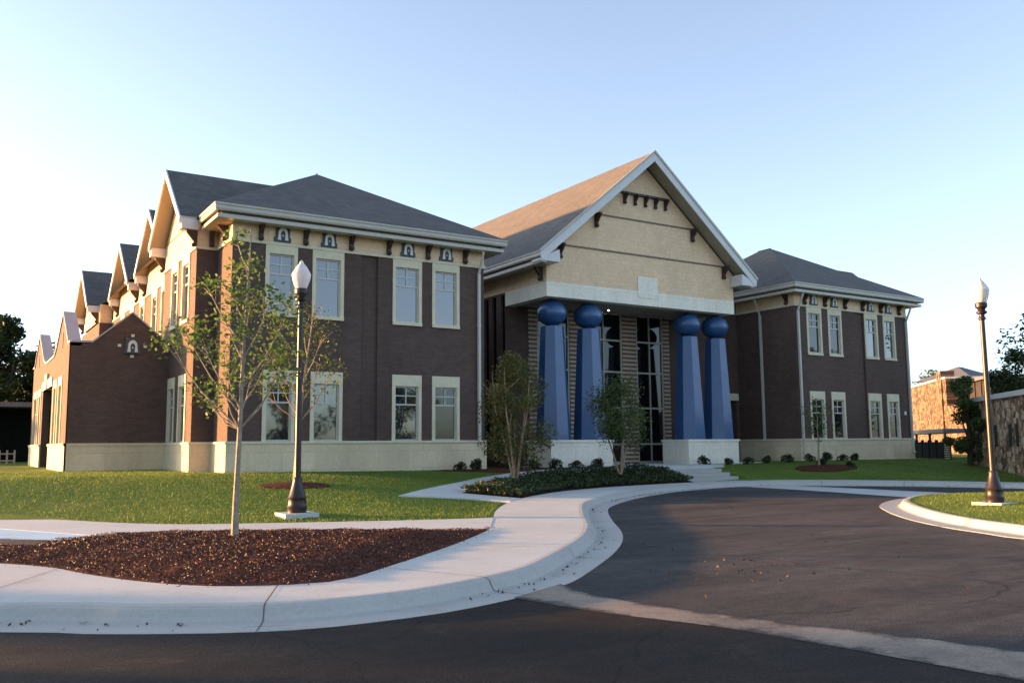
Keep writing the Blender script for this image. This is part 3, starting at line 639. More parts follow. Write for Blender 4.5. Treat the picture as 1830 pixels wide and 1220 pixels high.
def wing(mir, xa, xb, yf, wins, brk, recess, yback, full):
    """xa..xb: front extents; mir False = side block to -X, True = mirrored to +X"""
    s = -1 if not mir else 1
    xo = xa if not mir else xb                   # outer corner
    xi = xb if not mir else xa
    holes = []
    for a, b in wins: holes += [(a, b, 1.0, 3.45), (a, b, 5.33, 7.85)]
    mb = MB()
    wall(mb, (0, yf, 0), PX, NY, xa, xb, 1.0, 7.85, holes + [(recess[0], recess[1], 1.0, 7.85, .09)])
    for a, b in wins: mb.quad((a, yf + .14, 1), (b, yf + .14, 1), (b, yf + .14, 7.85), (a, yf + .14, 7.85))
    # outer side of the corner block and the inner long side
    ret = yf + 1.95
    mb.quad((xo, yf, 1), (xo, ret, 1), (xo, ret, 7.85), (xo, yf, 7.85))
    mb.quad((xi, yf, 1), (xi, yback, 1), (xi, yback, 7.85), (xi, yf, 7.85))
    # projecting bay
    xbay = xo + s * .74
    mb.quad((xo, ret, 1), (xbay, ret, 1), (xbay, ret, 7.85), (xo, ret, 7.85))
    yb1 = 37.85
    bw = [(33.25, 34.5), (35.15, 36.35)]
    side_holes = []
    for a, b in bw: side_holes += [(a, b, 1.0, 3.45), (a, b, 5.33, 7.85)]
    wall(mb, (xbay, 0, 0), (0, 1, 0), (s, 0, 0), ret, yb1, 1.0, 7.85, side_holes)
    for a, b in bw: mb.quad((xbay - s * .14, a, 1), (xbay - s * .14, b, 1), (xbay - s * .14, b, 7.85), (xbay - s * .14, a, 7.85))
    xm = xo + s * .28
    if full:
     mb.quad((xbay, yb1, 0), (xm, yb1, 0), (xm, yb1, 7.85), (xbay, yb1, 7.85))
    mw = [] if not full else [(39.55, 40.7), (41.6, 42.8), (44.6, 45.8), (47.4, 48.5), (50.2, 51.3)]
    if full: wall(mb, (xm, 0, 0), (0, 1, 0), (s, 0, 0), yb1, 54.5, 0.0, 7.85, [(a, b, 5.33, 7.85) for a, b in mw])
    for a, b in mw: mb.quad((xm - s * .14, a, 5), (xm - s * .14, b, 5), (xm - s * .14, b, 7.85), (xm - s * .14, a, 7.85))
    if full:
        MB().box(*sorted((xm, xbay + s * .19)), 54.49, 54.7, 7.86, 8.9).build('frieze', M['buff'], B)
        mb.quad((xm, 54.5, 0), (xbay + s * .2, 54.5, 0), (xbay + s * .2, 54.5, 7.85), (xm, 54.5, 7.85))
        mb.quad((xbay + s * .2, 54.5, 0), (xbay + s * .2, 62, 0), (xbay + s * .2, 62, 7.85), (xbay + s * .2, 54.5, 7.85))
        mb.quad((xi, 62, 0), (xbay + s * .2, 62, 0), (xbay + s * .2, 62, 7.85), (xi, 62, 7.85))
    else:
        mb.quad((xbay, yb1, 0), (xm, yb1, 0), (xm, yb1, 7.85), (xbay, yb1, 7.85)); mb.quad((xm, yb1, 0), (xm, yback, 0), (xm, yback, 7.85), (xm, yb1, 7.85))
        mb.quad((xi, yback, 0), (xm, yback, 0), (xm, yback, 7.85), (xi, yback, 7.85))
    mb.build('brick_wall', M['brick'], B)
    # stone base
    sb = MB(); p = .06
    outl = [(xi, yback), (xi, yf), (xo, yf), (xo, ret), (xbay, ret), (xbay, yb1), (xm, yb1), (xm, 54 if full else yback)]
    def ring(prof): return mitre(outl if orient else outl[::-1], prof)
    a = Vector(outl[1]) - Vector(outl[0]); mid = Vector(outl[0]) + a * .5; nr = Vector((a.y, -a.x)).normalized()
    inner_pt = Vector(((xa + xb) / 2, 36)); orient = (mid + nr - inner_pt).length > (mid - nr - inner_pt).length
    ring([(-.02, -.5), (.06, -.5), (.06, .90), (.06, .905), (-.02, .905)]).build('stone_base', M['lime'], B)
    ring([(-.02, .905), (.09, .905), (.10, .93), (.10, .98), (.05, 1.002), (-.02, 1.002)]).build('water_table', M['trim'], B)
    ring([(-.02, 7.85), (.05, 7.85), (.06, 7.87), (.06, 7.95), (.03, FZ0), (-.02, FZ0)]).build('stone_band', M['trim'], B)
    ring([(-.05, FZ0), (.012, FZ0), (.012, FZ1), (-.05, FZ1)]).build('frieze', M['buff'], B)
    for a, b in wins:
        window(B, (0, yf, 0), PX, NY, a, b, 1.0, 3.45, .42, 0, dark=mir or a > 15.5); window(B, (0, yf, 0), PX, NY, a, b, 5.33, 7.85, dark=mir and a < 41)
    for a, b in bw:
        window(B, (xbay, 0, 0), (0, 1, 0), (s, 0, 0), a, b, 1.0, 3.45, .42, 0); window(B, (xbay, 0, 0), (0, 1, 0), (s, 0, 0), a, b, 5.33, 7.85)
    for a, b in mw: window(B, (xm, 0, 0), (0, 1, 0), (s, 0, 0), a, b, 5.33, 7.85)
    for a, b in wins: emblem(((a + b) / 2, yf - .012, 7.98))
    for x in brk: bracket((x, yf - .012, 7.99))
    # roof: hip over the block, ridge running back; eave 0.75 out
    e = .72; ez = EZ; ye = yf - e; xe_o = xo + s * .80; xe_i = xi - s * .72; xc = (xe_o + xe_i) / 2; yA = yf + 5.55; zA = 12.45
    sl = (zA - ez) / abs(xc - xe_o)
    rf = MB(); yend = yback + .7; yR = yend if full else max(yA + .4, yend - 5.5)
    rf.add([(xe_o, ye, ez), (xe_i, ye, ez), (xc, yA, zA), (xc, yR, zA), (xe_o, yend, ez), (xe_i, yend, ez)], [(0, 1, 2), (1, 5, 3, 2), (0, 2, 3, 4), (5, 4, 3)])
    # gables on the outer side: (centre y, rake plane x, half width, ridge z, wall plane)
    gs = [(35.1, xbay + s * .60, 2.78, 11.4, xbay), (41.5, xm + s * .52, 2.9, 11.4, xm), (49.3, xm + s * .52, 2.9, 11.4, xm), (58.1, xbay + s * .8, 3.0, 11.4, xbay + s * .2)]
    if not full: gs = gs[:1]
    for yc, xr, hw, zr_, xw in gs:
        k = (zr_ - ez) / hw
        xin = xe_o - s * ((zr_ - ez) / sl) - s * .2          # ridge dies into the main slope
        rf.add([(xr, yc, zr_), (xin, yc, zr_), (xr, yc - hw, ez), (xe_o - s * .1, yc - hw, ez), (xr, yc + hw, ez), (xe_o - s * .1, yc + hw, ez)], [(0, 1, 3, 2), (0, 4, 5, 1)])
    rf.build('roof', M['roof'], B)
    for yc, xr, hw, zr_, xw in gs:
        sf = MB(); k = (zr_ - ez) / hw; g = MB()
        g.prism([(xw + s * .018, yc - hw + .25, 7.975), (xw + s * .018, yc + hw - .25, 7.975), (xw + s * .018, yc + hw - .25, ez - .05), (xw + s * .018, yc, zr_ - .32), (xw + s * .018, yc - hw + .25, ez - .05)], (-s * .2, 0, 0))
        g.build('gable_wall', M['buff'], B)
        f = MB()
        for q in (-1, 1):
            t = .30
            f.prism([(xr, yc + q * (hw + .06), ez - .02), (xr, yc, zr_ + .03), (xr, yc, zr_ + .03 - t), (xr, yc + q * (hw + .06 - .02), ez - .02 - t * .8)], (s * .06, 0, 0))
            f.box(min(xr - s * .02, xw), max(xr - s * .02, xw), yc + q * (hw - .02) - .15, yc + q * (hw - .02) + .15, ez - .44, ez - .08)
            sf.prism([(xr - s * .01, yc + q * hw * .98, ez - .10), (xr - s * .01, yc, zr_ - .12), (xw, yc, zr_ - .12), (xw, yc + q * hw * .98, ez - .10)], (0, 0, -.04))
            f.build('rake_fascia', M['fascia'], B) if q == 1 else None
            if q == 1: sf.build('gable_soffit', M['soffit'], B)
            bracket((xw + s * .012, yc + q * (hw - .02), 7.95), -s * math.pi / 2 * -1 if s > 0 else -math.pi / 2, .9)
    # gutters, fascia boards and soffit on the straight eaves
    path = [(xe_i, yback), (xe_i, ye), (xe_o, ye), (xe_o, yf + 1.55)]
    path = path[::-1]
    a = Vector(path[1]) - Vector(path[0]); nr = Vector((a.y, -a.x)); 
    if (Vector(path[0]) + a * .5 + nr.normalized() - Vector((xc, 36))).length < (Vector(path[0]) + a * .5 - nr.normalized() - Vector((xc, 36))).length: path = path[::-1]
    mitre(path, gut_prof(ez)).build('gutter', M['gutter'], B)
    mitre(path, fas_prof(ez)).build('eave_fascia', M['gutter'], B)
    mitre(path, [(-.30, ez - .43), (-.30, ez - .47), (-.86, ez - .47), (-.86, ez - .43)]).build('soffit', M['soffit'], B)
    # front-facing eave of the projecting bay
    x0, x1 = sorted((xe_o, xbay + s * .60)); g = MB(); yb = 35.1 - 2.78
    g.box(x0, x1, yb - .12, yb + .05, ez - .26, ez); g.box(x0, x1, yb - .02, yb + .3, ez - .46, ez - .3); g.build('gutter', M['gutter'], B)
    # ridge cap
    MB().tube([(xc, yA, zA + .01), (xc, yR, zA + .01)], .035, 6).build('ridge_cap', M['roof'], B)

WL = [(9.15, 10.3), (10.85, 12.05), (14.0, 15.22), (15.67, 16.87)]
BL = [8.95, 10.56, 12.3, 13.8, 15.45, 17.1]
wing(False, 8.0, 18.0, 30.4, WL, BL, (12.75, 13.4), 62, True)
WR = [(37.70, 38.88), (39.40, 40.52), (42.47, 43.62), (44.12, 45.2)]
BR = [37.53, 39.15, 40.8, 42.3, 43.9, 45.55]
wing(True, 36.82, 46.3, 30.65, WR, BR, (41.75, 42.4), 42, False)
downspout(17.72, 30.4, 1.0, 7.6); downspout(36.97, 30.65, .3, 7.6); downspout(46.15, 30.65, .3, 7.6); downspout(36.82, 32.9, 1.0, 7.6, (-1, 0))
bracket((8 - .012, 31.0, 7.99), -math.pi / 2); bracket((36.82 - .012, 31.1, 7.99), -math.pi / 2); bracket((7.75, 32.35 - .012, 7.99))
MB().box(45.62, 45.74, 30.58, 30.65, 2.3, 2.5).build('meter_box', M['whitebox'], B)

# ---------------------------------------------------------------- annex on the left
an = MB(); x3, y3, t = 3.78, 36.36, .36
fp = [(x3, 1.0), (7.26, 1.0), (7.26, 4.98), (7.0, 4.98), (5.86, 5.94), (4.5, 4.74), (x3, 4.72)]
an.prism([(x, y3, z) for x, z in fp], (0, t, 0))
an.build('brick_wall', M['brick'], B); an = MB()
sidep = [(0, 4.70), (.5, 4.70), (2.74, 6.15), (4.8, 4.95), (5.6, 4.66), (8.1, 4.62), (9.5, 4.66), (10.4, 4.95), (13.0, 6.35), (15.2, 4.9), (16, 4.9)]
ho = [(2.1, 3.45, 1.0, 3.62), (4.1, 5.4, 1.0, 3.62), (6.1, 10.2, -.4, 3.45), (10.9, 12.2, 1.0, 3.62), (12.9, 14.8, 1.0, 3.62)]
wall(an, (x3, y3, 0), (0, 1, 0), (-1, 0, 0), 0, 16, -.4, 4.60, ho, .3)
for a, b, c, d in ho: 
    if c > 0: an.quad((x3 + .3, y3 + a, c), (x3 + .3, y3 + b, c), (x3 + .3, y3 + b, d), (x3 + .3, y3 + a, d))
an.prism([(x3, y3 + u, z) for u, z in sidep] + [(x3, y3 + 16, 4.60), (x3, y3, 4.60)], (t, 0, 0))
MB().box(x3 + 1.4, x3 + 1.5, y3 + 5, y3 + 11, -.4, 4.5).build('lobby_wall', M['dark'], B)
an.build('brick_wall', M['brick'], B)
c = MB()
def coping(pts, nrm, wdt, rise=.07):
    n = Vector(nrm)
    for a, b in zip(pts, pts[1:]):
        a = Vector(a); b = Vector(b)
        c.prism([a + n * .05, b + n * .05, b - n * (wdt + .05), a - n * (wdt + .05)], (0, 0, rise))
coping([(x, y3, z + .004) for x, z in fp[2:][::-1]], (0, -1, 0), t)
coping([(x3, y3 + u, z + .006) for u, z in sidep], (-1, 0, 0), t)
c.build('coping', M['metal'], B)
MB().box(x3 + t, 7.3, y3 + t, 52, 4.3, 4.5).build('flat_roof', M['roof'], B)
q = MB(); q.box(x3 - .06, 7.26, y3 - .06, y3, -.4, .905); q.box(x3 - .10, 7.26, y3 - .10, y3, .905, 1.0)
for a, b in ((-.06, 6.1), (10.2, 16)):
    if a > 0: q.build('stone_base', M['lime'], B); q = MB()
    q.box(x3 - .06, x3, y3 + a, y3 + b, -.4, .905); q.box(x3 - .10, x3, y3 + a - (.04 if a < 0 else 0), y3 + b, .906, 1.001)
q.build('stone_base', M['lime'], B)
MB().box(x3 - .05, x3 + .2, y3 + 5.95, y3 + 10.35, 3.45, 3.85).prism([(x3 - .10, y3 + 7.85, 3.42), (x3 - .10, y3 + 8.45, 3.42), (x3 - .10, y3 + 8.6, 4.1), (x3 - .10, y3 + 7.7, 4.1)], (.3, 0, 0)).build('door_lintel', M['trim'], B)
for a, b, cc, d in ho:
    if cc > 0: window(B, (x3, y3, 0), (0, 1, 0), (-1, 0, 0), a, b, 1.0, 3.62, .34, 0)
emblem((5.9, y3 - .01, 4.38), 1.0)
def medallion():
    m = MB()
    for k in range(4):
        an_ = k * math.pi / 2; x, z = 5.9 + .46 * math.cos(an_), 4.68 + .40 * math.sin(an_)
        m.box(x - .06, x + .06, y3 - .04, y3, z - .05, z + .05)
    m.build('emblem_stud', M['trim'], B)
medallion()
for zz_ in (2.45, 10.2)[:0]: pass
# small slots in the annex gables
for u in (2.74, 13.0): MB().box(x3 - .02, x3 + .02, y3 + u - .12, y3 + u + .12, 4.75, 5.35).build('gable_slot', M['dark'], B)

def blue_column(x, y, z0, z1, ra, rb, ball_r, n=8, zscale=.86):
    k = math.cos(math.pi / n)
    c = MB().lathe([(ra / k, z0), (ra / k, z0 + .02), (rb / k, z1)], (x, y, 0), n, .5).build('column', M['blue'], B)
    MB().lathe([(rb * .55, z1 - .01), (rb * .60, z1 + .06)], (x, y, 0), 20).build('neck', M['blue'], c)
    pr = []
    for i in range(15):
        q = -math.pi / 2 * .86 + (math.pi / 2 * .86 + math.pi / 2) * i / 14
        pr.append((max(.002, ball_r * math.cos(q)), z1 + .05 + ball_r * zscale * (1 + math.sin(q)) - ball_r * zscale * (1 - math.sin(math.pi / 2 * .86))))
    MB().lathe(pr, (x, y, 0), 28).build('ball', M['blue'], c, smooth=True)
blue_column(4.5, y3 + 8.15, -.1, 2.55, .30, .17, .24, 8, .9)

# ---------------------------------------------------------------- portico
XL, XR, YP, YW = 21.7, 33.1, 31.3, 34.7; XC = 27.4
pb = MB()
pb.box(XL, XR, YP, YP + .5, 7.2, 7.85); pb.box(XL, XL + .5, YP + .5, YW, 7.2, 7.85); pb.box(XR - .5, XR, YP + .5, YW, 7.2, 7.85)
pb.box(26.84, 28.05, YP - .025, YP, 7.55, 8.55)
pb.build('stone_lintel', M['limeb'], B)
MB().box(XL + .5, XR - .5, YP + .5, YW, 7.26, 7.30).build('porch_ceiling', M['soffit'], B)
ov, rz, ez, hw, ye = .75, 14.4, 8.98, 6.5, 30.55
k = (rz - ez) / hw
gw = MB(); zt = lambda x: rz - .45 - k * abs(x - XC)
gw.prism([(XL, YP + .012, 7.85), (XR, YP + .012, 7.85), (XR, YP + .012, zt(XR)), (XC, YP + .012, zt(XC)), (XL, YP + .012, zt(XL))], (0, .3, 0))
gw.box(XL, XL + .3, YP + .312, YW, 7.851, zt(XL)); gw.box(XR - .3, XR, YP + .312, YW, 7.851, zt(XR))
gw.build('gable_wall', M['buff'], B)
def line(z, wd, name='shadow_line'):
    h = (rz - .45 - z) / k - .05; MB().box(XC - h, XC + h, YP - wd, YP + .012, z - .035, z + .035).build(name, M['groove'], B)
line(9.55, .03); line(11.2, .03)  # string course shadows drawn as thin dark strips
MB().box(26.0, 28.8, YP - .12, YP + .012, 12.38, 12.48).build('bracket_shelf', M['bracket'], B)
for i in range(5): bracket((26.15 + i * .625, YP + .0, 11.92), 0, .78)
for x, z in ((24.45, 10.60), (30.35, 10.60), (22.4, 8.95), (32.4, 8.95)): bracket((x, YP + .01, z), 0, 1.0)
bracket((XL - .0, YP + .35, 7.95), -math.pi / 2, 1.05); bracket((XR, YP + .35, 7.95), math.pi / 2, 1.05)
yend = 49
rf = MB()
for s in (-1, 1):
    a = Vector((XC, ye, rz)); b = Vector((XC + s * hw, ye, ez)); dn = Vector((-s * k, 0, -1)).normalized() * .16
    dn = Vector((-s * .0, 0, -.14))
    rf.prism([a, b, b + dn, a + dn], (0, yend - ye, 0))
rf.build('roof', M['roof'], B)
fa = MB()
for s in (-1, 1):
    d = .42
    fa.prism([(XC, ye - .05, rz + .04), (XC + s * (hw + .08), ye - .05, ez - .03), (XC + s * (hw + .08 - .10), ye - .05, ez - .03 - d), (XC, ye - .05, rz + .04 - d * 1.2)], (0, .05, 0))
fa.build('rake_fascia', M['fascia'], B)
fm = MB()
for s in (-1, 1): fm.prism([(XC, ye - .09, rz + .07), (XC + s * (hw + .12), ye - .09, ez), (XC + s * (hw + .06), ye - .09, ez - .11), (XC, ye - .09, rz - .05)], (0, .05, 0))
fm.build('drip_edge', M['gutter'], B)
for s in (-1, 1): MB().prism([(XC + s * (hw - .02), ye - .03, ez - .42), (XC + s * (hw - 1.0), ye - .03, ez - .42), (XC + s * (hw - .95), ye - .03, ez - .42 + .55), (XC + s * (hw - .02), ye - .03, ez - .30)], (0, YP - ye + .03, 0)).build('eave_return', M['fascia'], B)
sf = MB()
for s in (-1, 1): sf.prism([(XC, ye, rz - .30), (XC + s * (hw - .1), ye, ez - .20), (XC + s * (hw - .1), YP + .01, ez - .20), (XC, YP + .01, rz - .30)], (0, 0, -.05))
for s in (-1, 1): x0, x1 = sorted((XC + s * (hw - .25), XC + s * 5.7)); sf.box(x0, x1, YP, yend, ez - .48, ez - .44)
sf.build('soffit', M['soffit'], B)
for s in (-1, 1):
    g = MB(); xe = XC + s * (hw + .06)
    pth = [(xe, yend), (xe, ye + .02)] if s < 0 else [(xe, ye + .02), (xe, yend)]
    mitre(pth, gut_prof(ez)).build('gutter', M['gutter'], B); mitre(pth, fas_prof(ez)).build('eave_fascia', M['gutter'], B)
# piers, columns
for a, b in ((21.8, 25.15), (29.72, 33.05)):
    p = MB().box(a, b, YP - .02, 33.1, -.5, .90).build('pier', M['limeb'], B)
    MB().box(a - .05, b + .05, YP - .07, 33.15, .90, 1.0).build('pier_cap', M['limeb'], p)
for x in (22.5, 24.52, 30.6, 32.5): blue_column(x, 32.08, 1.0, 5.98, .725, .48, .675)
# entrance wall
ew = MB(); ew.quad((XL, YW, -.2), (22.95, YW, -.2), (22.95, YW, 7.26), (XL, YW, 7.26)); ew.build('brick_wall', M['brick'], B); ew = MB(); ew.quad((31.75, YW, -.2), (33.1, YW, -.2), (33.1, YW, 7.26), (31.75, YW, 7.26))
wall(ew, (0, YW, 0), PX, NY, 33.1, 36.82, -.2, 8.9, [(34.5, 36.6, -.2, 3.12)], .9)
ew.build('brick_wall', M['brick'], B); ew = MB(); ew.box(36.62, 36.80, YW + .01, 36.6, -.2, 8.0); ew.quad((33.2, 36.6, -.2), (36.8, 36.6, -.2), (36.8, 36.6, 5), (33.2, 36.6, 5))
ew.build('brick_wall', M['brick'], B); ew = MB()
hh_ = [(34.75, 35.1, 1.4, 7.75), (35.5, 35.9, 1.4, 7.75), (36.2, 36.6, 1.4, 7.75), (37.5, 38.6, 1.4, 7.75)]
wall(ew, (XL, 0, 0), (0, 1, 0), (-1, 0, 0), YW, 48.5, -.2, 7.85, hh_, .12); ew.quad((18, 42, -.2), (XL, 42, -.2), (XL, 42, 8.4), (18, 42, 8.4)); ew.build('brick_wall', M['brick'], B); ew = MB(); wall(ew, (XR, 0, 0), (0, 1, 0), (1, 0, 0), YW, 48.5, -.2, 7.85)
ew.build('brick_wall', M['brick'], B)
MB().box(XL - .012, XL + .2, YW + .01, 48.5, 7.85, 8.5).build('frieze', M['buff'], B); MB().box(XR - .2, XR + .012, YW + .01, 48.5, 7.85, 8.5).build('frieze', M['buff'], B)
MB().quad((XL + .12, 34.7, 1.4), (XL + .12, 38.6, 1.4), (XL + .12, 38.6, 7.8), (XL + .12, 34.7, 7.8)).build('side_glazing', M['panedark'], B)
lt = MB().box(34.35, 36.75, YW - .05, YW + .2, 3.12, 3.5).build('door_lintel', M['trim'], B)
blue_column(36.2, 35.4, -.15, 2.35, .27, .17, .23, 8, .9)
sp = MB()
for a, b in ((22.95, 23.42), (25.32, 26.25), (28.6, 29.52), (31.33, 31.75)): sp.box(a, b, YW - .06, YW + .2, -.15, 7.26)
sp.build('striped_pier', M['stripe'], B)
for a, b in ((23.42, 25.32), (26.25, 28.6), (29.52, 31.33)):
    f = MB(); y0, y1 = YW - .02, YW + .08; t = .045
    f.box(a, a + 2 * t, y0, y1, -.15, 7.26); f.box(b - 2 * t, b, y0, y1, -.15, 7.26); m_ = (a + b) / 2; f.box(m_ - t * .7, m_ + t * .7, y0 + .004, y1, -.15, 7.26)
    for z in (.80, 2.6, 4.38, 5.96): f.box(a + 2 * t, m_ - t * .7, y0 + .008, y1, z - t, z + t); f.box(m_ + t * .7, b - 2 * t, y0 + .008, y1, z - t, z + t)
    f.box(a + 2 * t, b - 2 * t, y0 + .006, y1, -.15, -.05)
    fo = f.build('glazed_screen', M['mullion'], B)
    MB().quad((a, YW + .05, -.15), (b, YW + .05, -.15), (b, YW + .05, 7.26), (a, YW + .05, 7.26)).build('pane', M['panedark'], fo)
dl = MB().lathe([(.05, 0), (.05, .02)], (26.9, 33.55, 7.235), 14).build('downlight', M['lit'], B)
MB().lathe([(.13, 0), (.13, .03)], (26.9, 33.55, 7.245), 14).build('trim_ring', M['black'], dl)

# ================================================================ street lamps
lampA = thing('street_lamp', 'black lamp post with white acorn globe on a square concrete pad in the lawn', 'street lamp', (6.36, 18.5, -.63), 'acorn globe lamp posts')
def lamp(root):
    x, y, z = root.location; o = (x, y, z)
    MB().box(x - .36, x + .36, y - .36, y + .36, z - .3, z + .06).build('footing', M['conc'], root)
    MB().lathe([(.20, .06), (.20, .16), (.215, .18), (.19, .22), (.185, .34), (.20, .37), (.17, .42), (.12, .62), (.095, .72), (.10, .76), (.075, .80)], o, 16).build('base', M['black'], root, smooth=True)
    MB().lathe([(.068, .80), (.062, 2.5), (.055, 4.25), (.055, 4.42)], o, 16).build('pole', M['black'], root, smooth=True)
    MB().lathe([(.055, 4.40), (.085, 4.42), (.085, 4.46), (.06, 4.49), (.065, 4.54), (.12, 4.57), (.125, 4.60), (.08, 4.64), (.09, 4.68), (.135, 4.72), (.14, 4.80), (.115, 4.83)], o, 16).build('holder', M['black'], root, smooth=True)
    g = MB().lathe([(.115, 4.83), (.145, 4.89), (.185, 5.01), (.206, 5.12), (.20, 5.16), (.17, 5.21), (.12, 5.30), (.07, 5.36), (.045, 5.385), (.045, 5.41), (.02, 5.44), (.004, 5.46)], o, 20).build('globe', M['globe'], root, smooth=True)
    MB().lathe([(.03, 4.80), (.04, 4.9), (.05, 5.0), (.03, 5.10)], o, 10).build('bulb', M['emb_fig'], g, smooth=True)
lamp(lampA)
lampB = copy_tree(lampA); lampB.location = (20.02, 11.33, -.62); lampB.scale = (.95,) * 3
tag(lampB, 'lamp post with clear acorn globe standing on the grass island by the kerb', 'street lamp')

# ================================================================ trees and shrubs
LAT = Vector(_r0)
def blob(c, rad, n, rg_, shell=.35):
    d = rg_.normal(size=(n, 3)); d /= np.linalg.norm(d, axis=1)[:, None]; r_ = rg_.uniform(shell, 1, n) ** .6
    return np.array(c) + d * r_[:, None] * np.array(rad)
def sapling(root, H, trunk_r, clusters, leaf, lsize, bark, lean=(0, 0), seed=1, low=.35):
    x, y, z = root.location; rg_ = np.random.default_rng(seed); t = MB()
    path = [(x + lean[0] * (i / 8) ** 1.5, y + lean[1] * (i / 8) ** 1.5 + .02 * math.sin(i * 1.7), z - .05 + H * i / 8) for i in range(9)]
    t.tube(path, [trunk_r * (1 - .82 * i / 8) * (1.25 if i == 0 else 1) for i in range(9)], 8)
    P = []
    for lat, dep, h, rad, n in clusters:
        c_ = Vector((x, y, z)) + LAT * lat + Vector(_fh) * dep + Vector((0, 0, h))
        hs = max(H * low, h - .35 - abs(lat) * .95 - abs(dep) * .5); f = hs / H * 8; i = min(7, int(f)); a = Vector(path[i]).lerp(Vector(path[i + 1]), f - i)
        mid = a.lerp(c_, .5) + Vector((0, 0, -.10)); t.tube([a, mid, c_], [trunk_r * .30, trunk_r * .20, .005], 6)
        for _ in range(max(2, n // 40)):
            e = Vector(blob(c_, (rad, rad, rad * .7), 1, rg_)[0]); t.tube([mid.lerp(c_, rg_.uniform(.2, .9)), e], [.009, .004], 4)
        P.append(blob(c_, (rad * 1.3, rad * 1.3, rad * 1.1), int(n * .8), rg_, .05))
    t.build('trunk', bark, root, smooth=True)
    cards('crown', np.concatenate(P), lsize, leaf, root, seed=seed + 3)
t1 = thing('young_tree', 'slender staked-looking sapling with sparse bright leaves in the brown mulch bed', 'tree', (3.91, 14.25, -.6))
sapling(t1, 4.95, .052, [(-.10, .0, 4.75, .20, 110), (.05, .1, 4.35, .26, 150), (-.12, -.1, 3.95, .30, 190), (.12, .1, 3.75, .34, 210), (-.62, .1, 4.05, .22, 80), (-.30, .2, 3.55, .26, 110), (.52, -.1, 3.75, .30, 170), (.66, .2, 3.45, .30, 150),
    (-.95, .1, 3.28, .30, 150), (-1.12, -.2, 3.05, .24, 100), (-.55, -.3, 3.10, .34, 220), (-.35, .3, 2.85, .34, 200), (.05, -.2, 3.2, .32, 160), (.45, .3, 3.0, .30, 140), (.78, -.1, 2.75, .30, 150), (.62, .1, 2.55, .26, 110), (.1, .35, 2.6, .32, 170), (-.15, -.3, 2.35, .26, 120), (-.62, .1, 2.3, .24, 100), (-.42, .1, 2.05, .18, 60)], M['leaf_sap'], .085, M['bark'], (.12, -.06), 11)
t2 = thing('young_tree', 'leaning young tree with thin yellow-green crown in a small mulch ring on the lawn', 'tree', (8.32, 24.41, -.30))
sapling(t2, 5.3, .062, [(-.2, 0, 5.1, .40, 105), (.35, .2, 4.8, .45, 124), (-.6, -.2, 4.5, .5, 136), (.1, .3, 4.3, .5, 136), (.75, -.2, 4.2, .45, 117), (-.85, .2, 3.7, .5, 136), (-.2, -.4, 3.6, .5, 124), (.6, .4, 3.5, .5, 124), (1.0, .1, 3.2, .4, 93), (-.6, .3, 3.0, .5, 124), (.15, -.4, 2.8, .45, 105), (.75, -.1, 2.7, .4, 74), (-.95, -.1, 2.7, .35, 74)], M['leaf_yel'], .10, M['barkpale'], (.45, -.15), 23)
ring = thing('x', '', '', (0, 0, 0)); bpy.data.objects.remove(ring)
def disc(name, cx, cy, rx, ry, h, m, label, amp=.06, seed=1):
    rr = random.Random(seed); poly = [(cx + rx * math.cos(a) * rr.uniform(.93, 1.07), cy + ry * math.sin(a) * rr.uniform(.93, 1.07)) for a in [2 * math.pi * i / 36 for i in range(36)]]
    return sheet(name, poly, h, m, .15, .012, .08, lambda x, y: amp * max(0, 1 - math.hypot((x - cx) / rx, (y - cy) / ry)))
disc('mulch_ring', 8.32, 24.41, .95, .85, T, M['mulch'], '')
disc('mulch_patch', 34.0, 26.9, 1.7, 1.05, T, M['mulch'], '', .08, 4)
def myrtle(root, H, W, n, leaf, lsize, stems, seed, bias=0.0, bot=.3, bark=None):
    x, y, z = root.location; rg_ = np.random.default_rng(seed); t = MB(); P = []
    for k in range(stems):
        a = 2 * math.pi * k / stems + rg_.uniform(-.3, .3); rr = W * .34 * rg_.uniform(.6, 1.1); top = H * rg_.uniform(.72, .95)
        p = [Vector((x + .05 * math.cos(a), y + .05 * math.sin(a), z - .05)), Vector((x + rr * .42 * math.cos(a), y + rr * .42 * math.sin(a), z + H * .28)), Vector((x + rr * .85 * math.cos(a), y + rr * .85 * math.sin(a), z + H * .55)), Vector((x + rr * math.cos(a), y + rr * math.sin(a), z + top))]
        t.tube(p, [.045, .034, .022, .006], 6)
        for q in range(6):
            s0 = p[1].lerp(p[3], rg_.uniform(.1, .8)); e = s0 + Vector((rg_.normal() * W * .16, rg_.normal() * W * .16, H * rg_.uniform(.05, .2))); t.tube([s0, e], [.012, .004], 4)
    m = int(26)
    for k in range(m):
        f = bot + (1 - bot) * (k + .5) / m; wz = W * .5 * math.sin(math.pi * min(1, ((f - bot) / (1 - bot)) * .80 + .17)) ** .8
        a = rg_.uniform(0, 6.28); rr = wz * rg_.uniform(.25, .85); rad = W * rg_.uniform(.14, .24)
        P.append(blob((x + rr * math.cos(a), y + rr * math.sin(a), z + H * f * .96), (rad, rad, rad * .9), n // m, rg_, .1))
    t.build('trunk', bark or M['barkpale'], root, smooth=True); cards('crown', np.concatenate(P), lsize, leaf, root, seed=seed)
t3 = thing('crape_myrtle', 'bushy multi-stemmed tree with olive and reddish leaves at the bed beside the walkway', 'tree', (16.24, 25.4, -.42)); myrtle(t3, 4.3, 2.75, 10500, M['leaf_myrtle'], .095, 5, 31, 0, .20)
t4 = thing('ornamental_tree', 'small dark leafy tree standing in the bed before the glazed entrance', 'tree', (22.3, 27.3, -.32)); myrtle(t4, 3.6, 2.9, 6800, M['leaf_olive'], .10, 3, 37, 0, .36)
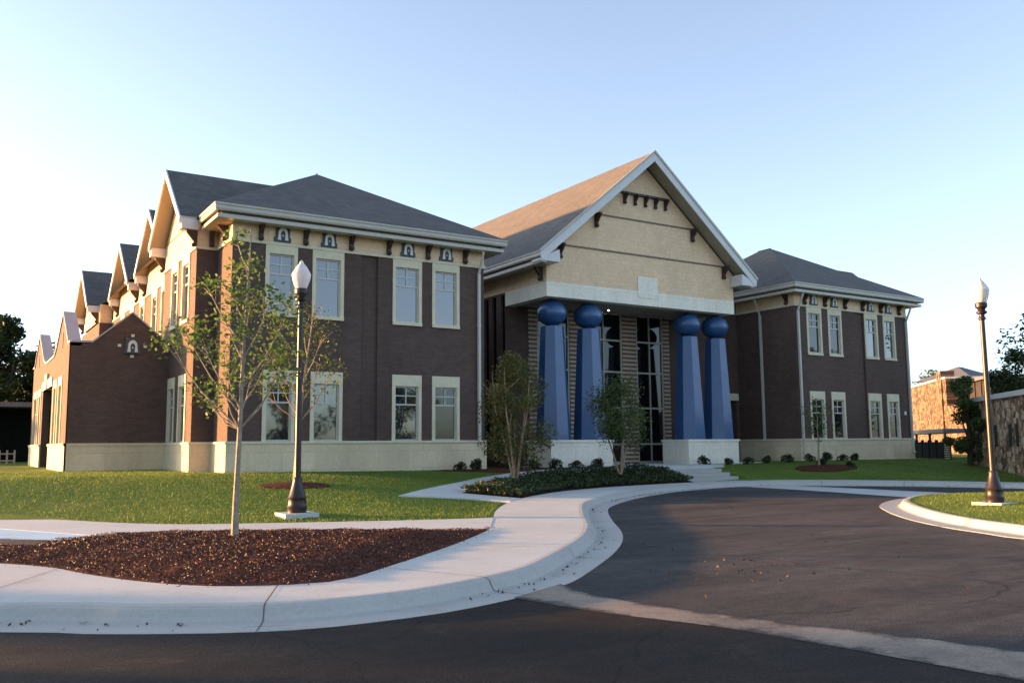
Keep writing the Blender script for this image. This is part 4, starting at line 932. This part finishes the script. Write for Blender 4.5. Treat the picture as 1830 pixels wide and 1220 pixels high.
t5 = thing('ornamental_tree', 'small thin tree on the lawn before the right lower windows of the far wing', 'tree', (34.26, 27.5, -.28)); 
sapling(t5, 3.0, .05, [(0, 0, 2.85, .35, 190), (-.35, .1, 2.5, .4, 220), (.3, -.1, 2.5, .4, 220), (0, .2, 2.1, .45, 260), (-.35, -.1, 1.75, .38, 180), (.38, .1, 1.8, .36, 170), (.1, 0, 1.45, .3, 120)], M['leaf_olive'], .09, M['bark'], (0, 0), 41)

shr = MB(); SH = None
def shrub_at(i, x, y, label, sc):
    global SH
    if SH is None:
        SH = thing('shrub', label, 'shrub', (x, y, 0), 'low rounded foundation shrubs')
        rg_ = np.random.default_rng(77); P = np.concatenate([blob((x + .1, y, .2), (.27, .24, .22), 260, rg_, .4), blob((x - .12, y + .05, .16), (.22, .24, .18), 200, rg_, .4), blob((x, y - .08, .3), (.16, .16, .16), 130, rg_, .2)]); P = P[P[:, 2] > .02]
        cards('foliage', P, .085, M['leaf_shrub'], SH, seed=5, up=.1)
        MB().tube([(x, y, -.05), (x, y, .3)], .02, 5).build('stem', M['barkdark'], SH); o = SH
    else: o = copy_tree(SH); tag(o, label, 'shrub')
    o.location = (x, y, float(T(x, y)) - .03); o.rotation_euler = (0, 0, i * 1.3); o.scale = (sc, sc, sc * (1 + .15 * math.sin(i * 2.1)))
SP = [(16.4, 29.5, 'leftmost small shrub at the foot of the left wing, near its corner', .8), (17.1, 29.5, 'small shrub beside the downspout at the left wing corner', .95),
      (18.9, 29.7, 'dark shrub in the gap between left wing and pale pier', 1.0), (20.2, 30.2, 'dark shrub just left of the left pale pier', 1.0), (21.3, 30.3, 'shrub under the left corner of the left pale pier', .95),
      (22.5, 30.5, 'shrub against the left pale pier, below the first blue column', .95), (23.7, 30.5, 'rounder shrub against the left pale pier, below the second blue column', 1.0),
      (29.9, 30.5, 'shrub at the left end of the right pale pier, beside the steps', .95), (31.4, 30.4, 'shrub against the middle of the right pale pier', .9), (32.6, 30.3, 'shrub at the right end of the right pale pier', .85),
      (33.9, 30.3, 'shrub before the dark recess right of the right pale pier', .8), (35.1, 30.0, 'taller shrub before the shaded side wall of the right wing', 1.1), (36.3, 29.7, 'shrub at the near corner of the right wing', .9),
      (37.6, 29.7, 'shrub below the first lower window of the right wing', .95), (38.7, 29.6, 'shrub between the first two lower windows of the right wing', .9), (39.8, 29.7, 'shrub below the second lower window of the right wing', .85),
      (34.7, 27.7, 'low shrub at the back of the mulch patch on the right lawn', .7), (35.3, 26.6, 'low shrub at the right edge of the mulch patch on the right lawn', .7)]
for i, a in enumerate(SP): shrub_at(i, *a)

def big_tree(name, label, loc, H, W, n, lsize, seed, leaf=None, group=None, low=.12, kinds=16):
    o = thing(name, label, 'tree', loc, group); x, y, z = loc; rg_ = np.random.default_rng(seed); t = MB()
    t.tube([(x, y, z - .3), (x + .1, y, z + H * .3), (x + .2, y + .1, z + H * .75)], [W * .035 + .08, W * .028 + .05, .05], 8); P = []
    for k in range(kinds):
        f = low + (1 - low) * rg_.uniform(0, 1); wz = W * .5 * math.sin(math.pi * min(.97, ((f - low) / (1 - low)) * .75 + .2)); a = rg_.uniform(0, 6.28); rr = wz * rg_.uniform(.3, .9)
        c_ = (x + rr * math.cos(a), y + rr * math.sin(a), z + H * f); rad = W * rg_.uniform(.13, .23)
        t.tube([(x + .1, y, z + H * max(.12, f - .3)), c_], [.07, .02], 5); P.append(blob(c_, (rad, rad, rad * .75), n // kinds, rg_, .2))
    t.build('trunk', M['barkdark'], o, smooth=True); cards('crown', np.concatenate(P), lsize, leaf or M['leaf_dark'], o, seed=seed); return o
GL = 'dark trees behind the annex at the left edge'
big_tree('broadleaf_tree', 'dark broadleaf tree cut off by the left edge of the photo', (-1.5, 76, -.3), 9.0, 10, 12000, .42, 51, None, GL, .05, 22)
big_tree('broadleaf_tree', 'taller dark tree just left of the annex, behind the shelter', (4.0, 80, -.3), 11.0, 9, 12000, .42, 52, None, GL, .03, 22)
big_tree('broadleaf_tree', 'dark tree tucked close behind the annex parapet', (8.0, 92, -.3), 10, 8, 3600, .42, 53, None, GL, .05, 18)
for i, (x, y, h, w_) in enumerate([(22, -34, 10, 12), (33, -40, 12, 13), (45, -38, 10, 13), (57, -30, 11, 12), (14, -48, 11, 12), (68, -20, 11, 12), (80, -8, 12, 13), (92, -14, 13, 14), (106, -22, 13, 15), (120, -32, 14, 16)]):
    big_tree('broadleaf_tree', 'dark broadleaf tree across the street, seen only mirrored in the lower windows', (x, y, -1), h, w_, 1500, .8, 90 + i, None, 'trees across the street', .03, 20)
for i, (x, y, h, w_) in enumerate([(-17, 11, 7, 8), (-18, 17.5, 7, 8), (-18, 23.2, 6, 5)]):
    big_tree('broadleaf_tree', 'tree beside the street, out of the photo, shading the near kerb', (x, y, -1), h, w_, 5000, .45, 97 + i, None, 'trees beside the street', .03, 20)
big_tree('broadleaf_tree', 'low dense dark tree filling the gap between the shelter and the annex', (5.7, 83, -.3), 8.6, 7.5, 9000, .40, 54, None, GL, .02, 24)
GR = 'trees behind the stone building on the right'
big_tree('broadleaf_tree', 'big dark tree rising at the right edge behind the lamp post', (59.0, 26.3, -.3), 10.8, 11, 18000, .27, 61, None, GR, .22, 30)
big_tree('broadleaf_tree', 'smaller dark tree left of the big one, over the stone wall', (54.5, 29.2, -.3), 6.6, 5.0, 7000, .22, 62, None, GR, .15, 18)
big_tree('broadleaf_tree', 'leafy dark tree overhanging the near end of the shaded stone wall', (42.95, 25.4, -.4), 4.4, 2.3, 8000, .15, 63, M['leaf_olive'], GR, .10, 26)
for i, (x, y, h, lab) in enumerate([(170, 120, 18, 'distant tree top just right of the right wing'), (186, 117, 16.5, 'distant tree top between the right wing and the slate roofed house'), (203, 116, 19, 'distant tree behind the slate roof of the far house')]):
    big_tree('broadleaf_tree', lab, (x, y, -1), h, 17, 3000, .8, 70 + i, M['leaf_olive'], 'distant trees beyond the right wing', .05, 14)

# ================================================================ right background
WD = Vector((.703, .711, 0)).normalized(); WN = Vector((-WD.y, WD.x, 0))
def wallbox(mb, p, a, b, z0, z1, th):
    p = Vector(p); q = [p + WD * a, p + WD * b, p + WD * b - WN * th, p + WD * a - WN * th]
    mb.prism([(v.x, v.y, z0) for v in q], (0, 0, z1 - z0))
s1 = thing('stone_building', 'shaded rubble stone building with pale coping and slit openings at right edge', 'building', (43, 24.5, -.5))
pA = (44.6, 26.2, 0); m = MB(); wallbox(m, pA, -16, .0, -1.2, 2.75, 5); m.build('stone_wall', M['rubble_lifted'], s1)
m = MB(); 
def capbox(mb, p, a, b, z0, z1, th, o=.12):
    p = Vector(p) + WN * o; q = [p + WD * (a - o), p + WD * (b + o), p + WD * (b + o) - WN * (th + 2 * o), p + WD * (a - o) - WN * (th + 2 * o)]
    mb.prism([(v.x, v.y, z0) for v in q], (0, 0, z1 - z0))
capbox(m, pA, -16, 0, 2.75, 2.98, 5); m.build('coping', M['fascia'], s1)
for a in (-3.2, -4.15, -6.2, -7.1): m = MB(); wallbox(m, Vector(pA) + WN * .03, a, a + .32, .55, 1.55, .05); m.build('slit_window', M['dark'], s1)
s2 = thing('stone_building', 'sunlit rubble stone wall block beyond the right wing', 'building', (60, 38, -.5))
KB = 1.35; zB = lambda z: .8 + (z - .8) * KB
pB = (56.9 * KB, 35.0 * KB, 0); m = MB(); wallbox(m, pB, 0, 24 * KB, -1.2, zB(5.0), 6); wallbox(m, Vector(pB) + WN * .15, .8 * KB, 2.0 * KB, -1.2, zB(5.6), 1.2); m.build('stone_wall', M['rubble'], s2)
m = MB(); capbox(m, pB, 0, 24 * KB, zB(5.0), zB(5.13), 6); m.build('coping', M['fascia'], s2)
m = MB(); wallbox(m, Vector(pB) + WN * .05, -7 * KB, 0, -1.2, zB(3.15), 6); m.build('lower_wall', M['rubble'], s2)
m = MB(); wallbox(m, Vector(pB) - WN * 1.6, -5.5 * KB, -.1, zB(3.15), zB(4.6), 3); m.build('upper_storey', M['dark'], s2)
m = MB(); capbox(m, Vector(pB) - WN * 1.3, -5.6 * KB, -.1, zB(4.6), zB(4.8), 3.4); m.build('flat_roof', M['canopy'], s2)
for a in (-5.2, -3.8, -2.4, -1.0): m = MB(); wallbox(m, Vector(pB) - WN * 1.5, a * KB, a * KB + .3, zB(3.15), zB(4.6), .1); m.build('post', M['bracket'], s2)
KH = 1.5; zH = lambda z: .8 + (z - .8) * KH
def hip_house(o, hx0, hx1, hy, zw, ze, zt, ex, rx0, rx1):
    x, y, z = o.location
    MB().box(x + hx0 * KH, x + hx1 * KH, y - hy * KH, y + hy * KH, -1, zH(zw)).build('wall', M['housewall'], o)
    X0, X1, Y = (hx0 - ex) * KH, (hx1 + ex) * KH, (hy + ex) * KH
    MB().add([(x + X0, y - Y, zH(ze)), (x + X1, y - Y, zH(ze)), (x + X1, y + Y, zH(ze)), (x + X0, y + Y, zH(ze)), (x + rx0 * KH, y, zH(zt)), (x + rx1 * KH, y, zH(zt))], [(0, 1, 5, 4), (1, 2, 5), (2, 3, 4, 5), (3, 0, 4), (0, 3, 2, 1)]).build('roof', M['houseroof'], o)
hs = thing('house', 'far house with dark hipped slate roof and sunlit gable end', 'house', (82 * KH, 49 * KH, 2)); hip_house(hs, -2.2, 2.6, 2.4, 6.5, 6.5, 7.9, .65, -.2, .5)
h2 = thing('house', 'long low grey roofed house just beside the right wing', 'house', (88 * KH, 62 * KH, 2)); hip_house(h2, -6, 6, 4, 5.9, 5.9, 7.3, .7, -4, 4)
cw = thing('covered_walkway', 'low grey flat canopy on posts in front of the sunlit stone wall', 'canopy', (52, 33, -.4))
pC = Vector((52.3, 33.5, 0)); m = MB(); wallbox(m, pC, -3.5, 10, 1.32, 1.55, 2.2); m.build('canopy_roof', M['canopy'], cw)
for a in (-3.2, .5, 4.2, 8.0): m = MB(); wallbox(m, pC - WN * .1, a, a + .14, -.7, 1.32, .14); m.build('post', M['canopy'], cw)
fn = thing('fence', 'dark solid fence panels below the grey canopy', 'fence', (50, 33, -.5)); pF = Vector((47.7, 30.0, 0))
m = MB()
for i in range(5): wallbox(m, pF, i * 1.7 - 1.0, i * 1.7 + .55, -.9, .78, .08)
m.build('panel', M['fence'], fn)
for i in range(6): m = MB(); wallbox(m, pF + WN * .03, i * 1.7 - 1.15, i * 1.7 - 1.0, -.9, .9, .14); m.build('post', M['fence'], fn)
lv = thing('louvre_screen', 'tan horizontal louvre screen between fence and shaded stone building', 'screen', (46, 28.2, -.4)); pL = Vector((46.6, 28.9, 0))
for i in range(12): m = MB(); wallbox(m, pL, -.55, .55, -.5 + i * .12, -.44 + i * .12, .08); m.build('slat', M['louvre'], lv)
m = MB(); wallbox(m, pL - WN * .09, -.6, .6, -.7, 1.05, .05); m.build('frame', M['dark'], lv)
m = MB(); 
# left background shelter and fence
cs = thing('shelter', 'long dark flat roofed shelter left of the annex', 'shelter', (0, 66, -.2))
MB().box(-16, 5.0, 64, 68, 3.45, 3.75).build('roof', M['canopy'], cs)
for x in (-10, -5, -1.5, 2, 4.8): MB().box(x - .1, x + .1, 64.1, 64.3, -.5, 3.45).build('post', M['canopy'], cs)
MB().box(-16, 5.2, 67.5, 67.7, -.5, 3.45).build('back_wall', M['fence'], cs)
lf = thing('picket_fence', 'tan low fence with pale posts under the shelter at left', 'fence', (0, 60, -.3))
m = MB()
for i in range(26): m.box(-6 + i * .38, -6 + i * .38 + .1, 60, 60.06, -.3, .75)
m.box(-6, 3.6, 60.06, 60.1, .1, .18); m.box(-6, 3.6, 60.06, 60.1, .5, .58); m.build('pickets', M['louvre'], lf)
